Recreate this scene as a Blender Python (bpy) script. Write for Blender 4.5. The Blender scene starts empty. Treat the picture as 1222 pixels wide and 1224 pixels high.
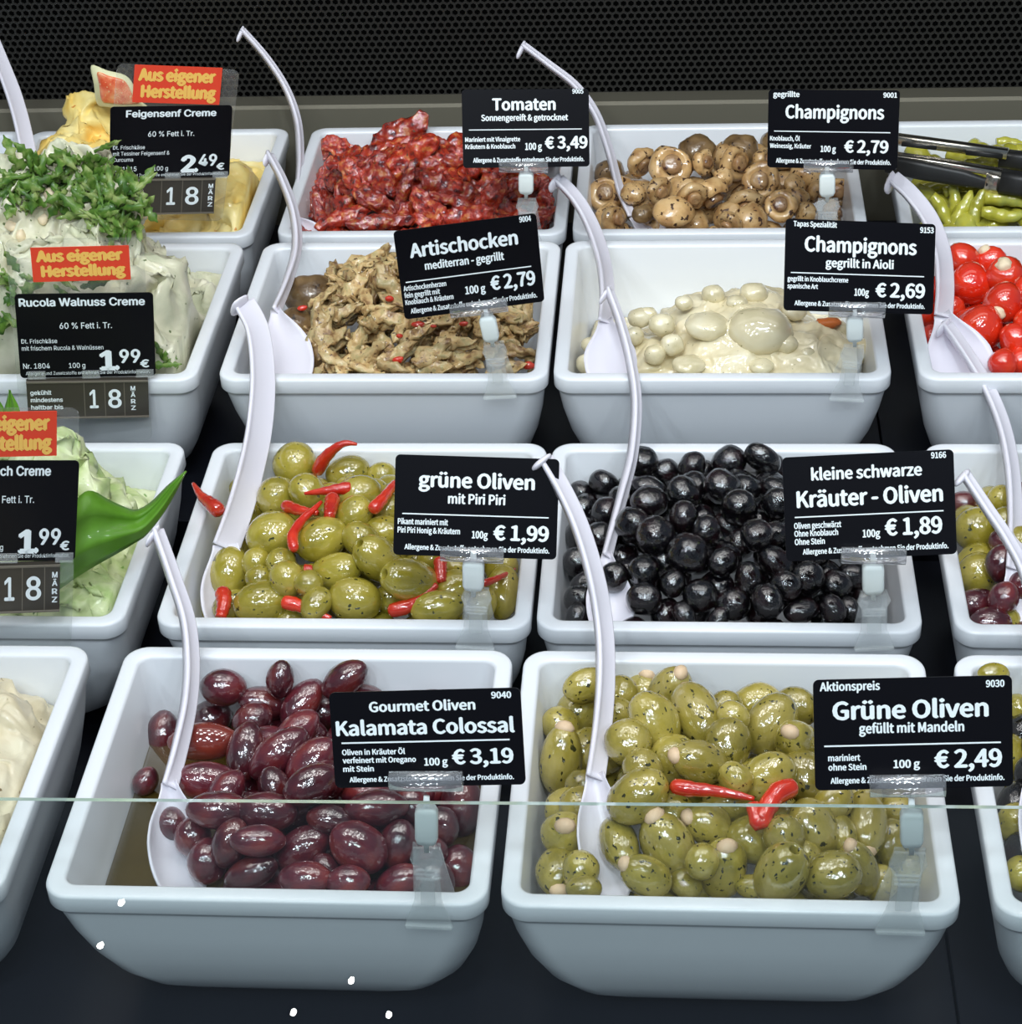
import bpy, bmesh, math, random, os
from mathutils import Vector, Matrix, noise
SC = bpy.context.scene
COL = SC.collection
R = random.Random(7)
# ------------------------------------------------------------------ camera
CAM = Vector((0.1287, -0.5535, 0.5836)); FPX = 2400.0
RX = Vector((0.9967, 0.0689, -0.0440)); RD = Vector((0.0042, -0.5814, -0.8136)); RF = Vector((-0.0816, 0.8107, -0.5797))
RX.normalize(); RF.normalize(); RD = RF.cross(RX).normalized(); RX = RD.cross(RF).normalized()
cd = bpy.data.cameras.new('camera'); cam = bpy.data.objects.new('camera', cd); COL.objects.link(cam)
cd.sensor_fit = 'HORIZONTAL'; cd.sensor_width = 36; cd.lens = 36 * FPX / 1222; cd.clip_start = 0.01
M = Matrix.Identity(4)
for i in range(3):
    M[i][0] = RX[i]; M[i][1] = -RD[i]; M[i][2] = -RF[i]; M[i][3] = CAM[i]
cam.matrix_world = M
SC.camera = cam
SC.cycles.transparent_max_bounces = 32
# ------------------------------------------------------------------ light
SC.view_settings.view_transform = 'Standard'; SC.view_settings.look = 'None'
SC.view_settings.exposure = -0.22; SC.view_settings.gamma = 1; SC.view_settings.use_curve_mapping = False
w = bpy.data.worlds.new('world'); SC.world = w; w.use_nodes = True
w.node_tree.nodes['Background'].inputs[0].default_value = (0.62, 0.78, 1.0, 1)
w.node_tree.nodes['Background'].inputs[1].default_value = 0.20
def area(name, loc, rot, sx, sy, power, col=(1, 1, 1)):
    l = bpy.data.lights.new(name, 'AREA'); l.shape = 'RECTANGLE'; l.size = sx; l.size_y = sy; l.energy = power; l.color = col
    o = bpy.data.objects.new(name, l); COL.objects.link(o); o.location = loc; o.rotation_euler = rot; return o
area('counter_light_strip', (0.04, 0.20, 0.80), (0.05, 0, 0), 1.5, 0.30, 1.0, (0.96, 0.97, 1.0))
area('counter_light_strip', (0.04, 0.58, 0.85), (0.0, 0, 0), 1.5, 0.20, 1.1, (1.0, 0.96, 0.90))
for k, (x, y, z) in enumerate(((-1.3, -1.5, 2.1), (-.8, -2.3, 2.2), (-.35, -1.3, 2.0), (.1, -2.0, 2.2), (.45, -1.35, 2.1), (.95, -2.2, 2.2), (1.4, -1.5, 2.1), (.2, -.9, 2.0))):
    l = bpy.data.lights.new('shop_ceiling_spot', 'POINT'); l.energy = 35; l.shadow_soft_size = 0.07; l.color = (.80, .92, 1.0)
    o = bpy.data.objects.new('shop_ceiling_spot', l); COL.objects.link(o); o.location = (x, y, z)
for k in range(5):
    for j, (y, z) in enumerate(((.02, .64), (.12, .68), (.32, .70))):
        l = bpy.data.lights.new('led_spot', 'POINT'); l.energy = 0.85; l.shadow_soft_size = 0.032; l.color = (1, .985, .96)
        o = bpy.data.objects.new('led_spot', l); COL.objects.link(o); o.location = (-.34 + .185 * k + .06 * j, y + .02 * math.sin(k * 2.3 + j), z)

# ------------------------------------------------------------------ helpers
def ray(u, v): return RX * ((u - 611) / FPX) + RD * ((v - 612) / FPX) + RF
def at(u, v, y=None, z=None):
    d = ray(u, v)
    t = (y - CAM.y) / d.y if y is not None else (z - CAM.z) / d.z
    return CAM + d * t
def pxm(p): return FPX / (p - CAM).dot(RF)          # pixels per metre at p
def to_cam(p): return (CAM - p).normalized()
def link(o, parent=None):
    COL.objects.link(o)
    if parent: o.parent = parent
    return o
def bm_mesh(name, bm, mat, smooth=True):
    me = bpy.data.meshes.new(name)
    bmesh.ops.recalc_face_normals(bm, faces=bm.faces)
    bm.to_mesh(me); bm.free()
    for m_ in (mat if isinstance(mat, (list, tuple)) else [mat]): me.materials.append(m_)
    if smooth: me.polygons.foreach_set('use_smooth', [True] * len(me.polygons))
    return me
def obj(name, bm, mat, parent=None, smooth=True):
    me = bm if isinstance(bm, bpy.types.Mesh) else bm_mesh(name, bm, mat, smooth)
    return link(bpy.data.objects.new(name, me), parent)
def tag(o, label, cat, group=None, kind=None):
    o['label'] = label; o['category'] = cat
    if group: o['group'] = group
    if kind: o['kind'] = kind
    return o
def thing(name, loc, label, cat, group=None):
    o = bpy.data.objects.new(name, None); o.empty_display_size = .01; COL.objects.link(o); o.location = loc
    return tag(o, label, cat, group)
def box(bm, c, s, mtx=None, mi=0):
    vs = []
    for dz in (-1, 1):
        for dy in (-1, 1):
            for dx in (-1, 1):
                p = Vector((c[0] + dx * s[0] / 2, c[1] + dy * s[1] / 2, c[2] + dz * s[2] / 2))
                vs.append(bm.verts.new(mtx @ p if mtx else p))
    for f in ((0, 2, 3, 1), (4, 5, 7, 6), (0, 1, 5, 4), (2, 6, 7, 3), (0, 4, 6, 2), (1, 3, 7, 5)):
        fc = bm.faces.new([vs[i] for i in f]); fc.material_index = mi
    return vs
def rrect(hw, hh, r, n=7):
    out = []
    for cx, cy, a0 in ((hw - r, hh - r, 0), (-hw + r, hh - r, 90), (-hw + r, -hh + r, 180), (hw - r, -hh + r, 270)):
        for i in range(n + 1):
            a = math.radians(a0 + 90 * i / n); out.append((cx + r * math.cos(a), cy + r * math.sin(a)))
    return out
def loft(bm, rings, cap0=True, cap1=True, closed=True, mi=0):
    V = [[bm.verts.new(p) for p in r] for r in rings]
    n = len(V[0])
    for a, b in zip(V, V[1:]):
        for i in range(n if closed else n - 1):
            j = (i + 1) % n
            f = bm.faces.new((a[i], a[j], b[j], b[i])); f.material_index = mi
    if cap0: bm.faces.new(V[0][::-1]).material_index = mi
    if cap1: bm.faces.new(V[-1]).material_index = mi
    return V
def plate(bm, outline, t, mtx=None, z0=0.0, mi=0):
    a = [Vector((x, y, z0)) for x, y in outline]; b = [Vector((x, y, z0 + t)) for x, y in outline]
    if mtx: a = [mtx @ p for p in a]; b = [mtx @ p for p in b]
    loft(bm, [a, b], mi=mi)
def smoothpath(pts, n):
    out = []; m = len(pts) - 1
    for k in range(n + 1):
        t = k / n * m; i = min(int(t), m - 1); f = t - i
        p0 = pts[max(i - 1, 0)]; p1 = pts[i]; p2 = pts[i + 1]; p3 = pts[min(i + 2, m)]
        out.append(0.5 * ((2 * p1) + (p2 - p0) * f + (2 * p0 - 5 * p1 + 4 * p2 - p3) * f * f + (3 * p1 - p0 - 3 * p2 + p3) * f ** 3))
    return out
def tube(bm, pts, rads, n=10, mi=0):
    rings = []; up = Vector((.3, .2, 1)).normalized()
    for i, p in enumerate(pts):
        t = (pts[min(i + 1, len(pts) - 1)] - pts[max(i - 1, 0)]).normalized()
        a = t.cross(up).normalized(); b = t.cross(a)
        rings.append([p + (a * math.cos(k * 2 * math.pi / n) + b * math.sin(k * 2 * math.pi / n)) * rads[i] for k in range(n)])
    loft(bm, rings, mi=mi)
def lathe(bm, prof, n=20, mi=0):            # profile (x along axis, r); poles where r == 0
    rings = []
    for x, r in prof:
        if r < 1e-9: rings.append([bm.verts.new((x, 0, 0))])
        else: rings.append([bm.verts.new((x, r * math.cos(k * 2 * math.pi / n), r * math.sin(k * 2 * math.pi / n))) for k in range(n)])
    for a, b in zip(rings, rings[1:]):
        for i in range(n):
            j = (i + 1) % n
            if len(a) == 1 and len(b) == 1: continue
            if len(a) == 1: f = bm.faces.new((a[0], b[i], b[j]))
            elif len(b) == 1: f = bm.faces.new((a[i], a[j], b[0]))
            else: f = bm.faces.new((a[i], a[j], b[j], b[i]))
            f.material_index = mi
def nz(p, s=0): return noise.noise(Vector(p) + Vector((s * 7.3, s * 3.1, s * 5.7)))

# ------------------------------------------------------------------ materials
def mat(name, col, rough=.4, spec=.5, metal=0, coat=0, trans=0, sss=0, ior=1.5, alpha=1):
    m = bpy.data.materials.new(name); m.use_nodes = True
    b = m.node_tree.nodes['Principled BSDF']
    b.inputs['Base Color'].default_value = (*col, 1); b.inputs['Roughness'].default_value = rough
    b.inputs['Specular IOR Level'].default_value = spec; b.inputs['Metallic'].default_value = metal
    b.inputs['Coat Weight'].default_value = coat; b.inputs['Coat Roughness'].default_value = .035
    b.inputs['Transmission Weight'].default_value = trans; b.inputs['IOR'].default_value = ior; b.inputs['Alpha'].default_value = alpha
    if sss:
        b.inputs['Subsurface Weight'].default_value = sss; b.inputs['Subsurface Radius'].default_value = (.004, .003, .002)
        b.inputs['Subsurface Scale'].default_value = 1.0
    return m
def speckled(name, cols, scale=90, fleck=None, fleck_scale=260, fleck_t=.64, rough=.25, coat=.6, bump=.0, bscale=300, rand=.15, unit=1.0):
    scale *= unit; fleck_scale *= unit; bscale *= unit
    m = mat(name, cols[0], rough, .25, 0, coat); m.node_tree.nodes['Principled BSDF'].inputs['Coat IOR'].default_value = 2.0; nt = m.node_tree; N = nt.nodes; L = nt.links; b = N['Principled BSDF']
    tc = N.new('ShaderNodeTexCoord'); oi = N.new('ShaderNodeObjectInfo'); geo = N.new('ShaderNodeVectorMath'); geo.operation = 'MULTIPLY_ADD'
    # object coordinates shifted by a per-object random amount
    L.new(oi.outputs['Random'], geo.inputs[0]); geo.inputs[1].default_value = (31, 17, 23)
    L.new(tc.outputs['Object'], geo.inputs[2])
    n1 = N.new('ShaderNodeTexNoise'); n1.inputs['Scale'].default_value = scale; n1.inputs['Detail'].default_value = 4
    L.new(geo.outputs[0], n1.inputs['Vector'])
    ramp = N.new('ShaderNodeValToRGB'); L.new(n1.outputs['Fac'], ramp.inputs[0])
    e = ramp.color_ramp.elements; e[0].position = .34; e[0].color = (*cols[0], 1); e[1].position = .66; e[1].color = (*cols[-1], 1)
    for k, c in enumerate(cols[1:-1]):
        x = e.new(.34 + .32 * (k + 1) / (len(cols) - 1)); x.color = (*c, 1)
    hs = N.new('ShaderNodeHueSaturation'); L.new(ramp.outputs[0], hs.inputs['Color'])
    mr = N.new('ShaderNodeMapRange'); mr.inputs[3].default_value = 1 - rand; mr.inputs[4].default_value = 1 + rand
    L.new(oi.outputs['Random'], mr.inputs[0]); L.new(mr.outputs[0], hs.inputs['Value'])
    out = hs.outputs[0]
    if fleck:
        n2 = N.new('ShaderNodeTexNoise'); n2.inputs['Scale'].default_value = fleck_scale; n2.inputs['Detail'].default_value = 2
        L.new(geo.outputs[0], n2.inputs['Vector'])
        r2 = N.new('ShaderNodeValToRGB'); r2.color_ramp.elements[0].position = fleck_t; r2.color_ramp.elements[1].position = fleck_t + .04
        L.new(n2.outputs['Fac'], r2.inputs[0])
        mx = N.new('ShaderNodeMix'); mx.data_type = 'RGBA'
        L.new(r2.outputs[0], mx.inputs[0]); L.new(out, mx.inputs[6]); mx.inputs[7].default_value = (*fleck, 1); out = mx.outputs[2]
    L.new(out, b.inputs['Base Color'])
    if bump:
        n3 = N.new('ShaderNodeTexNoise'); n3.inputs['Scale'].default_value = bscale; n3.inputs['Detail'].default_value = 3
        L.new(geo.outputs[0], n3.inputs['Vector'])
        bp = N.new('ShaderNodeBump'); bp.inputs['Strength'].default_value = bump; bp.inputs['Distance'].default_value = .001
        L.new(n3.outputs['Fac'], bp.inputs['Height']); L.new(bp.outputs[0], b.inputs['Normal']); L.new(bp.outputs[0], b.inputs['Coat Normal'])
    return m
def clear(name, tint=(1, 1, 1), gloss=.12, diff=0.0, dcol=(1, 1, 1), rough=.05):
    m = bpy.data.materials.new(name); m.use_nodes = True; nt = m.node_tree; N = nt.nodes; L = nt.links
    N.remove(N['Principled BSDF']); o = N['Material Output']
    t = N.new('ShaderNodeBsdfTransparent'); t.inputs[0].default_value = (*tint, 1)
    g = N.new('ShaderNodeBsdfGlossy'); g.inputs['Roughness'].default_value = rough
    lw = N.new('ShaderNodeLayerWeight'); lw.inputs[0].default_value = .5
    fr = N.new('ShaderNodeMath'); fr.operation = 'POWER'; L.new(lw.outputs['Facing'], fr.inputs[0]); fr.inputs[1].default_value = 4.0
    ma = N.new('ShaderNodeMath'); ma.operation = 'ADD'; ma.use_clamp = True; L.new(fr.outputs[0], ma.inputs[0]); ma.inputs[1].default_value = gloss
    mx = N.new('ShaderNodeMixShader'); L.new(ma.outputs[0], mx.inputs[0]); L.new(t.outputs[0], mx.inputs[1]); L.new(g.outputs[0], mx.inputs[2])
    out = mx
    if diff:
        d = N.new('ShaderNodeBsdfDiffuse'); d.inputs[0].default_value = (*dcol, 1)
        m2 = N.new('ShaderNodeMixShader'); m2.inputs[0].default_value = diff; L.new(mx.outputs[0], m2.inputs[1]); L.new(d.outputs[0], m2.inputs[2]); out = m2
    L.new(out.outputs[0], o.inputs[0]); return m
MT = dict(
    bowl=mat('white_melamine', (.80, .82, .85), .22, .5),
    spoon=mat('white_plastic', (.80, .77, .84), .3, .5),
    card=mat('black_card', (.004, .004, .006), .3, .14),
    ink=mat('white_print', (.86, .92, .94), .5, .2),
    acrylic=clear('clear_acrylic', (.985, .99, .985), .05, .035),
    tubeac=clear('clear_tube', (.90, .90, .92), .30, .10, (.95, .95, .97), rough=.08),
    jaw=clear('clear_clip_plastic', (.985, .99, .99), .05, .13, (.95, .98, .98), .15),
    stub=mat('milky_plastic', (.84, .90, .88), .35),
    red=mat('red_sticker', (.80, .06, .025), .45),
    yellow=mat('yellow_print', (.95, .55, .12), .5),
    strip=mat('date_strip_plastic', (.045, .038, .030), .35),
    stripline=mat('cell_divider', (.16, .14, .11), .5),
    deck=mat('black_deck', (.008, .009, .014), .35, .4),
    sheet=mat('dark_sheet_metal', (.020, .019, .017), .5, .35),
    void=mat('dark_duct', (.003, .003, .003), .9, .1),
    ledge=mat('olive_grey_metal', (.20, .185, .14), .4, .5, .3),
    steel=mat('brushed_steel', (.72, .66, .56), .22, .5, 1),
    grip=mat('black_rubber', (.012, .012, .012), .45),
    glass=clear('pane_glass', (.965, .985, .978), .05, 0, rough=.0),
    glassedge=mat('pane_edge', (.50, .66, .60), .1, .6, 0, .6),
    brine=clear('herb_oil_brine', (.52, .40, .14), .08, .38, (.22, .15, .035), .03),
    kal=speckled('purple_olive_skin', [(.046, .008, .013), (.092, .012, .020), (.16, .022, .020)], 70, rough=.3, coat=.9, rand=.4, bump=.22, bscale=420, unit=.011),
    kalred=speckled('red_olive_skin', [(.12, .018, .015), (.20, .03, .018)], 70, rough=.14, coat=.8, unit=.011),
    green=speckled('stuffed_olive_skin', [(.24, .195, .030), (.35, .28, .048), (.43, .345, .09)], 75, (.035, .035, .010), 330, .63, .24, .8, .3, 360, .2, unit=.011),
    piri=speckled('green_olive_skin', [(.25, .205, .020), (.35, .285, .035), (.42, .34, .06)], 75, (.045, .05, .012), 300, .66, .22, .8, .2, 360, .14, unit=.011),
    black=speckled('black_olive_skin', [(.002, .002, .003), (.004, .003, .004), (.012, .004, .005)], 80, (.03, .04, .012), 420, .67, .2, .7, .35, 420, .4, unit=.011),
    hole=mat('olive_pit_hole', (.07, .055, .012), .5),
    almond=mat('almond', (.72, .52, .33), .5),
    chili=speckled('red_chili_skin', [(.52, .018, .007), (.68, .040, .012)], 120, rough=.2, coat=.7, bump=.2),
    tomato=speckled('dried_tomato_flesh', [(.10, .008, .005), (.34, .020, .007), (.42, .034, .010), (.55, .16, .04)], 170, (.09, .06, .02), 420, .67, .22, .8, .9, 420, .35),
    arti=speckled('artichoke_flesh', [(.26, .14, .055), (.52, .34, .145), (.60, .44, .21), (.46, .37, .17)], 140, (.10, .05, .02), 330, .64, .4, .35, .5, 420, .2),
    shroom=speckled('mushroom_skin', [(.36, .19, .07), (.58, .36, .15), (.64, .43, .21)], 110, (.06, .025, .012), 300, .60, .32, .5, .3, 330, .22, unit=.011),
    shroomdark=speckled('browned_mushroom_cap', [(.10, .055, .02), (.20, .12, .05), (.27, .17, .07)], 90, (.03, .015, .008), 300, .66, .35, .5, .3, 330, .2, unit=.011),
    stem=speckled('mushroom_stem', [(.28, .14, .06), (.44, .27, .12)], 160, (.08, .03, .02), 300, .62, .4, .4, .4, 420, .15, unit=.011),
    aioli=speckled('aioli_cream', [(.72, .62, .38), (.80, .70, .46), (.84, .76, .54)], 60, (.25, .22, .10), 400, .72, .25, .5, .12, 200, .04),
    coated=speckled('aioli_coated_mushroom', [(.64, .56, .34), (.76, .67, .44), (.80, .73, .52)], 60, (.25, .22, .10), 330, .70, .22, .6, .15, 200, .06, unit=.011),
    pepper=speckled('red_pepper_skin', [(.68, .022, .006), (.80, .050, .012)], 60, rough=.14, coat=.9, rand=.12, unit=.011),
    filling=mat('cream_cheese_filling', (.80, .66, .45), .5),
    banana=speckled('yellow_pepper_skin', [(.36, .34, .03), (.48, .44, .05), (.40, .42, .09)], 50, rough=.2, coat=.7, rand=.15, unit=.04),
    creamy=speckled('yellow_cream', [(.90, .60, .14), (.93, .72, .25), (.95, .80, .37)], 45, (.7, .28, .05), 120, .70, .4, .2, .2, 160, 0),
    creamw=speckled('rocket_walnut_cream', [(.54, .55, .38), (.68, .66, .48), (.76, .72, .56)], 50, (.12, .16, .06), 260, .69, .4, .2, .25, 160, 0),
    creamg=speckled('pale_green_cream', [(.42, .56, .20), (.60, .68, .34), (.74, .78, .50)], 70, (.20, .36, .08), 160, .68, .4, .2, .3, 200, 0),
    creamb=speckled('beige_cream', [(.60, .52, .34), (.70, .62, .44), (.74, .68, .50)], 50, (.22, .15, .07), 240, .71, .4, .2, .25, 160, 0),
    rocket=speckled('rocket_leaf', [(.045, .12, .018), (.11, .22, .03), (.30, .38, .12)], 150, rough=.4, coat=.1),
    leaf=speckled('wild_garlic_leaf', [(.09, .24, .014), (.15, .36, .035)], 40, rough=.45, coat=.04),
    figflesh=speckled('fig_flesh', [(.75, .10, .035), (.85, .24, .10), (.86, .42, .22)], 160, (.8, .5, .25), 420, .62, .3, .4, .3, 400, 0),
    figskin=mat('fig_rind', (.72, .70, .42), .45),
    lamp=None)
def emis(name, col, s):
    m = bpy.data.materials.new(name); m.use_nodes = True; N = m.node_tree.nodes; e = N.new('ShaderNodeEmission')
    e.inputs[0].default_value = (*col, 1); e.inputs[1].default_value = s; m.node_tree.links.new(e.outputs[0], N['Material Output'].inputs[0]); return m
MT['lamp'] = emis('lamp_glow', (1, .98, .94), 90)

# ------------------------------------------------------------------ the setting
W, D, H = .18, .1585, .0870
ROW = {1: (-.0038, 0.0), 2: (.1785, -.0074), 3: (.3600, .0175), 4: (.5447, .0076)}   # front y and rim z of each row
def struct(name, bm, m, smooth=False):
    o = obj(name, bm, m, None, smooth); o['kind'] = 'structure'; return o
bm = bmesh.new()
for x0, x1 in ((-.75, .2475), (.2485, .75)):
    for y0, y1, z in ((-.45, .1665, -H), (.1665, .350, -.0074 - H), (.350, .535, .0175 - H), (.535, .86, .0076 - H)):
        box(bm, ((x0 + x1) / 2, (y0 + y1) / 2, z - .02), (x1 - x0, y1 - y0, .04))
bmesh.ops.bevel(bm, geom=bm.edges[:], offset=.0004, segments=1, affect='EDGES')
struct('floor', bm, MT['deck'])
bm = bmesh.new(); box(bm, (0, -.0, -.14), (2, 2.4, .02)); o = struct('trim_2', bm, MT['deck'])
bm = bmesh.new()                      # metal ledge along the foot of the back wall
prof = [(.728, -.080), (.728, .0100), (.7305, .0118), (.778, -.0020), (.778, -.080)]
loft(bm, [[Vector((x, y, z)) for y, z in prof] for x in (-.75, .75)])
struct('trim_1', bm, MT['ledge'])
# back wall: sheet with hexagonal holes, dark duct behind
bm = bmesh.new()
pitch = .0052; a_ = pitch / math.sqrt(3); yw = .776
nx, nzr = 176, 28; key = {}
def vtx(p):
    k = (round(p[0] * 2e5), round(p[1] * 2e5))
    if k not in key: key[k] = bm.verts.new((p[0], yw, p[1]))
    return key[k]
for j in range(nzr):
    for i in range(nx):
        cx = -.47 + (i + .5 * (j % 2)) * pitch; cz = .0005 + j * pitch * math.sqrt(3) / 2
        oc = [vtx((cx + a_ * math.cos(math.radians(30 + 60 * k)), cz + a_ * math.sin(math.radians(30 + 60 * k)))) for k in range(6)]
        ic = [bm.verts.new((cx + a_ * .72 * math.cos(math.radians(30 + 60 * k)), yw, cz + a_ * .72 * math.sin(math.radians(30 + 60 * k)))) for k in range(6)]
        ib = [bm.verts.new((v.co.x, yw + .0012, v.co.z)) for v in ic]
        for k in range(6):
            n_ = (k + 1) % 6
            bm.faces.new((oc[k], oc[n_], ic[n_], ic[k])); bm.faces.new((ic[k], ic[n_], ib[n_], ib[k]))
me = bm_mesh('wall_back', bm, MT['sheet'], False); o = link(bpy.data.objects.new('wall_back', me)); o['kind'] = 'structure'
bm = bmesh.new(); box(bm, (0, .84, .05), (1.5, .02, .34)); box(bm, (0, .81, .145), (1.5, .066, .02)); struct('wall_duct', bm, MT['void'])
bm = bmesh.new(); box(bm, (0, .776, .32), (1.5, .004, .366)); struct('wall_upper', bm, MT['sheet'])
# front glass pane, leaning towards the food
g = thing('glass_pane', (0, 0, 0), 'low clear glass pane along the front of the counter, top edge crossing the front bowls', 'glass pane')
p0 = at(0, 955, y=-.012); p1 = at(1222, 965, y=-.012)
tilt = math.radians(30); up = Vector((0, math.sin(tilt), math.cos(tilt))); ax = (p1 - p0).normalized()
nrm = ax.cross(up).normalized()
ctr = (p0 + p1) / 2; hgt = (ctr.z + H) / up.z - .0005
bm = bmesh.new(); T = .0048
mt = Matrix.Identity(4)
for i in range(3): mt[i][0] = ax[i]; mt[i][1] = up[i]; mt[i][2] = nrm[i]; mt[i][3] = ctr[i]
box(bm, (0, -hgt / 2, 0), (2.4, hgt, T), mt)
for f in bm.faces:
    if f.normal.length == 0: f.normal_update()
bm.normal_update()
for f in bm.faces:
    if abs(f.normal.dot(nrm)) < .5 and f.normal.dot(up) > .5: f.material_index = 1
obj('pane', bm, [MT['glass'], MT['glassedge']], g, False)
# shop ceiling spotlights behind the viewer, mirrored in the pane
for (u, v, lab) in ((145, 1079, 'white dot just under the purple olive bowl rim'), (120, 1130, 'leftmost white dot in the front glass'), (420, 1172, 'white dot at the bottom edge of the purple olive bowl'),
                    (351, 1210, 'lower left white dot over the black deck'), (465, 1213, 'lower right white dot over the black deck')):
    d = ray(u, v).normalized(); t = (ctr - CAM).dot(nrm) / d.dot(nrm); hp = CAM + d * t
    r = d - 2 * d.dot(nrm) * nrm
    q = hp + r * 3.6
    l = thing('ceiling_spotlight', q, 'ceiling spotlight mirrored as the ' + lab, 'lamp', 'shop ceiling spotlights')
    bm = bmesh.new(); bmesh.ops.create_icosphere(bm, subdivisions=2, radius=.0064); obj('bulb', bm, MT['lamp'], l)
    bm = bmesh.new(); lathe(bm, [(.0, .0), (.0, .0085), (.03, .008), (.03, 0)], 16); h_ = obj('housing', bm, MT['grip'], l)
    h_.location = -r * -.012; h_.rotation_euler = r.to_track_quat('X', 'Z').to_euler()

# ------------------------------------------------------------------ bowls
def bowl_mesh():
    bm = bmesh.new(); P = []
    for inset, z, r in ((.040, -H, .028), (.034, -H + .0006, .026), (.0265, -H + .005, .024), (.0185, -.072, .022), (.0125, -.060, .020), (.0075, -.044, .017), (.004, -.027, .014), (.0022, -.0125, .0105),
                        (.0017, -.0100, .0098), (.0005, -.0093, .0104), (0, -.0084, .0108), (0, -.0014, .0108), (.0004, -.0004, .0106), (.0014, 0, .010),
                        (.0064, 0, .0066), (.0074, -.0005, .0060), (.0079, -.0020, .0058), (.0100, -.025, .007), (.0135, -.045, .011), (.0190, -.060, .016), (.027, -.071, .02), (.036, -.0765, .022), (.042, -.0778, .024)):
        P.append([Vector((x, y, z)) for x, y in rrect(W / 2 - inset, D / 2 - inset, r, 8)])
    loft(bm, P); return bm_mesh('serving_bowl', bm, MT['bowl'])
BM = bowl_mesh()
BOWL = {}
def bowl(key, x0, row, label):
    y0, z = ROW[row]
    o = obj('serving_bowl', BM, None); o.location = (x0 + W / 2, y0 + D / 2, z)
    tag(o, label, 'bowl', 'white serving bowls'); BOWL[key] = (x0, y0, z)
bowl('A', -.1248, 1, 'white rectangular bowl of dark purple olives in the front row')
bowl('B', .0602, 1, 'white rectangular bowl of green almond-stuffed olives in the front row')
bowl('C', -.1193, 2, 'white rectangular bowl of green olives with red chillies')
bowl('D', .0635, 2, 'white rectangular bowl of small shiny black olives')
bowl('E', -.1201, 3, 'white rectangular bowl of grilled artichoke pieces')
bowl('F', .0629, 3, 'white rectangular bowl of mushrooms in pale aioli')
bowl('G', -.1194, 4, 'white rectangular bowl of sun-dried tomatoes in the back row')
bowl('H', .0648, 4, 'white rectangular bowl of whole grilled mushrooms in the back row')
bowl('L1', -.3215, 1, 'white bowl of beige cream at the front left corner')
bowl('L2', -.3145, 2, 'white bowl of pale green cream with a broad green leaf')
bowl('L3', -.3120, 3, 'white bowl of rocket and walnut cream')
bowl('L4', -.3150, 4, 'white bowl of yellow fig mustard cream at the back')
bowl('LL', -.4985, 4, 'white bowl corner at the far left edge of the back row')
bowl('R1', .2530, 1, 'white bowl at the front right edge with green and dark olives')
bowl('R2', .2580, 2, 'white bowl of mixed green and purple olives at the right edge')
bowl('R3', .2570, 3, 'white bowl of red stuffed peppers at the right edge')
bowl('R4', .2650, 4, 'white bowl of yellow green peppers in the back right corner')

# ------------------------------------------------------------------ heaps
HEAP = {'A': (-.036, .034), 'B': (-.026, .036), 'C': (-.022, .034), 'D': (-.022, .034), 'E': (-.020, .030), 'G': (-.018, .034), 'H': (-.020, .030),
        'R1': (-.026, .030), 'R2': (-.024, .030), 'R3': (-.022, .030), 'R4': (-.020, .022), 'F': (-.020, .030)}
def surf(k, x, y):
    x0, y0, z = BOWL[k]; e, dm = HEAP[k]
    sx = (x - x0 - W / 2) / (W / 2 - .010); sy = (y - y0 - D / 2) / (D / 2 - .010)
    return z + e + dm * max(0, 1 - abs(sx) ** 2.6) * max(0, 1 - abs(sy) ** 2.6)
def hit(k, u, v):
    x0, y0, z = BOWL[k]; d = ray(u, v)
    t = (z + .06 - CAM.z) / d.z; p = CAM + d * t
    for _ in range(400):
        if p.y > y0 + D - .018 or (p.y > y0 and p.z < surf(k, p.x, p.y)): break
        p = p + d * .0006
    return p
def frame(xd, zd):                     # rotation with local X along xd
    x = xd.normalized(); y = zd.cross(x).normalized(); z = x.cross(y)
    m = Matrix.Identity(3)
    for i in range(3): m[i][0] = x[i]; m[i][1] = y[i]; m[i][2] = z[i]
    return m
def img_dir(p, ang, tl=0):             # direction with image angle ang, tilted tl towards the viewer
    a = math.radians(ang); b = math.radians(tl)
    return (RX * math.cos(a) - RD * math.sin(a)) * math.cos(b) + to_cam(p) * math.sin(b)
def olive_prof(kind, tip=.0):
    out = []
    n = 12
    if kind == 'plain':
        for i in range(n + 1):
            t = math.pi * i / n; x = -math.cos(t); r = math.sin(t) ** .92
            out.append((x * (1 + tip * (abs(x) ** 6)), r if 0 < i < n else 0))
    else:
        for i in range(n):
            t = math.pi * i / n; out.append((-math.cos(t), math.sin(t) ** .92 if i else 0))
        out += [(.972, .23), (.93, .19), (.80, .17), (.55, .15), (.5, 0)]
    return out
def olive_mesh(name, m, kind, tip=.06, lump=.03, seed=0):
    bm = bmesh.new(); lathe(bm, olive_prof(kind, tip), 18)
    for v in bm.verts:
        k = 1 + lump * nz(v.co * 1.3, seed); v.co.y *= k * (1 + .05 * math.sin(seed * 2)); v.co.z *= k
        v.co.y += .04 * math.sin(seed) * v.co.x ** 2
    return bm_mesh(name, bm, [m])
def herd(kind, m, tip=.06, lump=.04): return [olive_mesh('olive', MT[m], kind, tip, lump, s) for s in range(1, 5)]
OL = {'kal': herd('plain', 'kal', .10, .05), 'kalred': herd('plain', 'kalred', .16, .04), 'green': herd('plain', 'green', .02, .10), 'greenh': herd('holed', 'green', 0, .08),
      'piri': herd('plain', 'piri', .02, .05), 'pirih': herd('holed', 'piri', 0, .05), 'black': herd('plain', 'black', .0, .16), 'kalh': herd('holed', 'kal', 0, .05)}
bm = bmesh.new(); lathe(bm, [(-.1, 0), (0, .24), (.12, .27), (.26, .17), (.32, 0)], 10)
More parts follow.
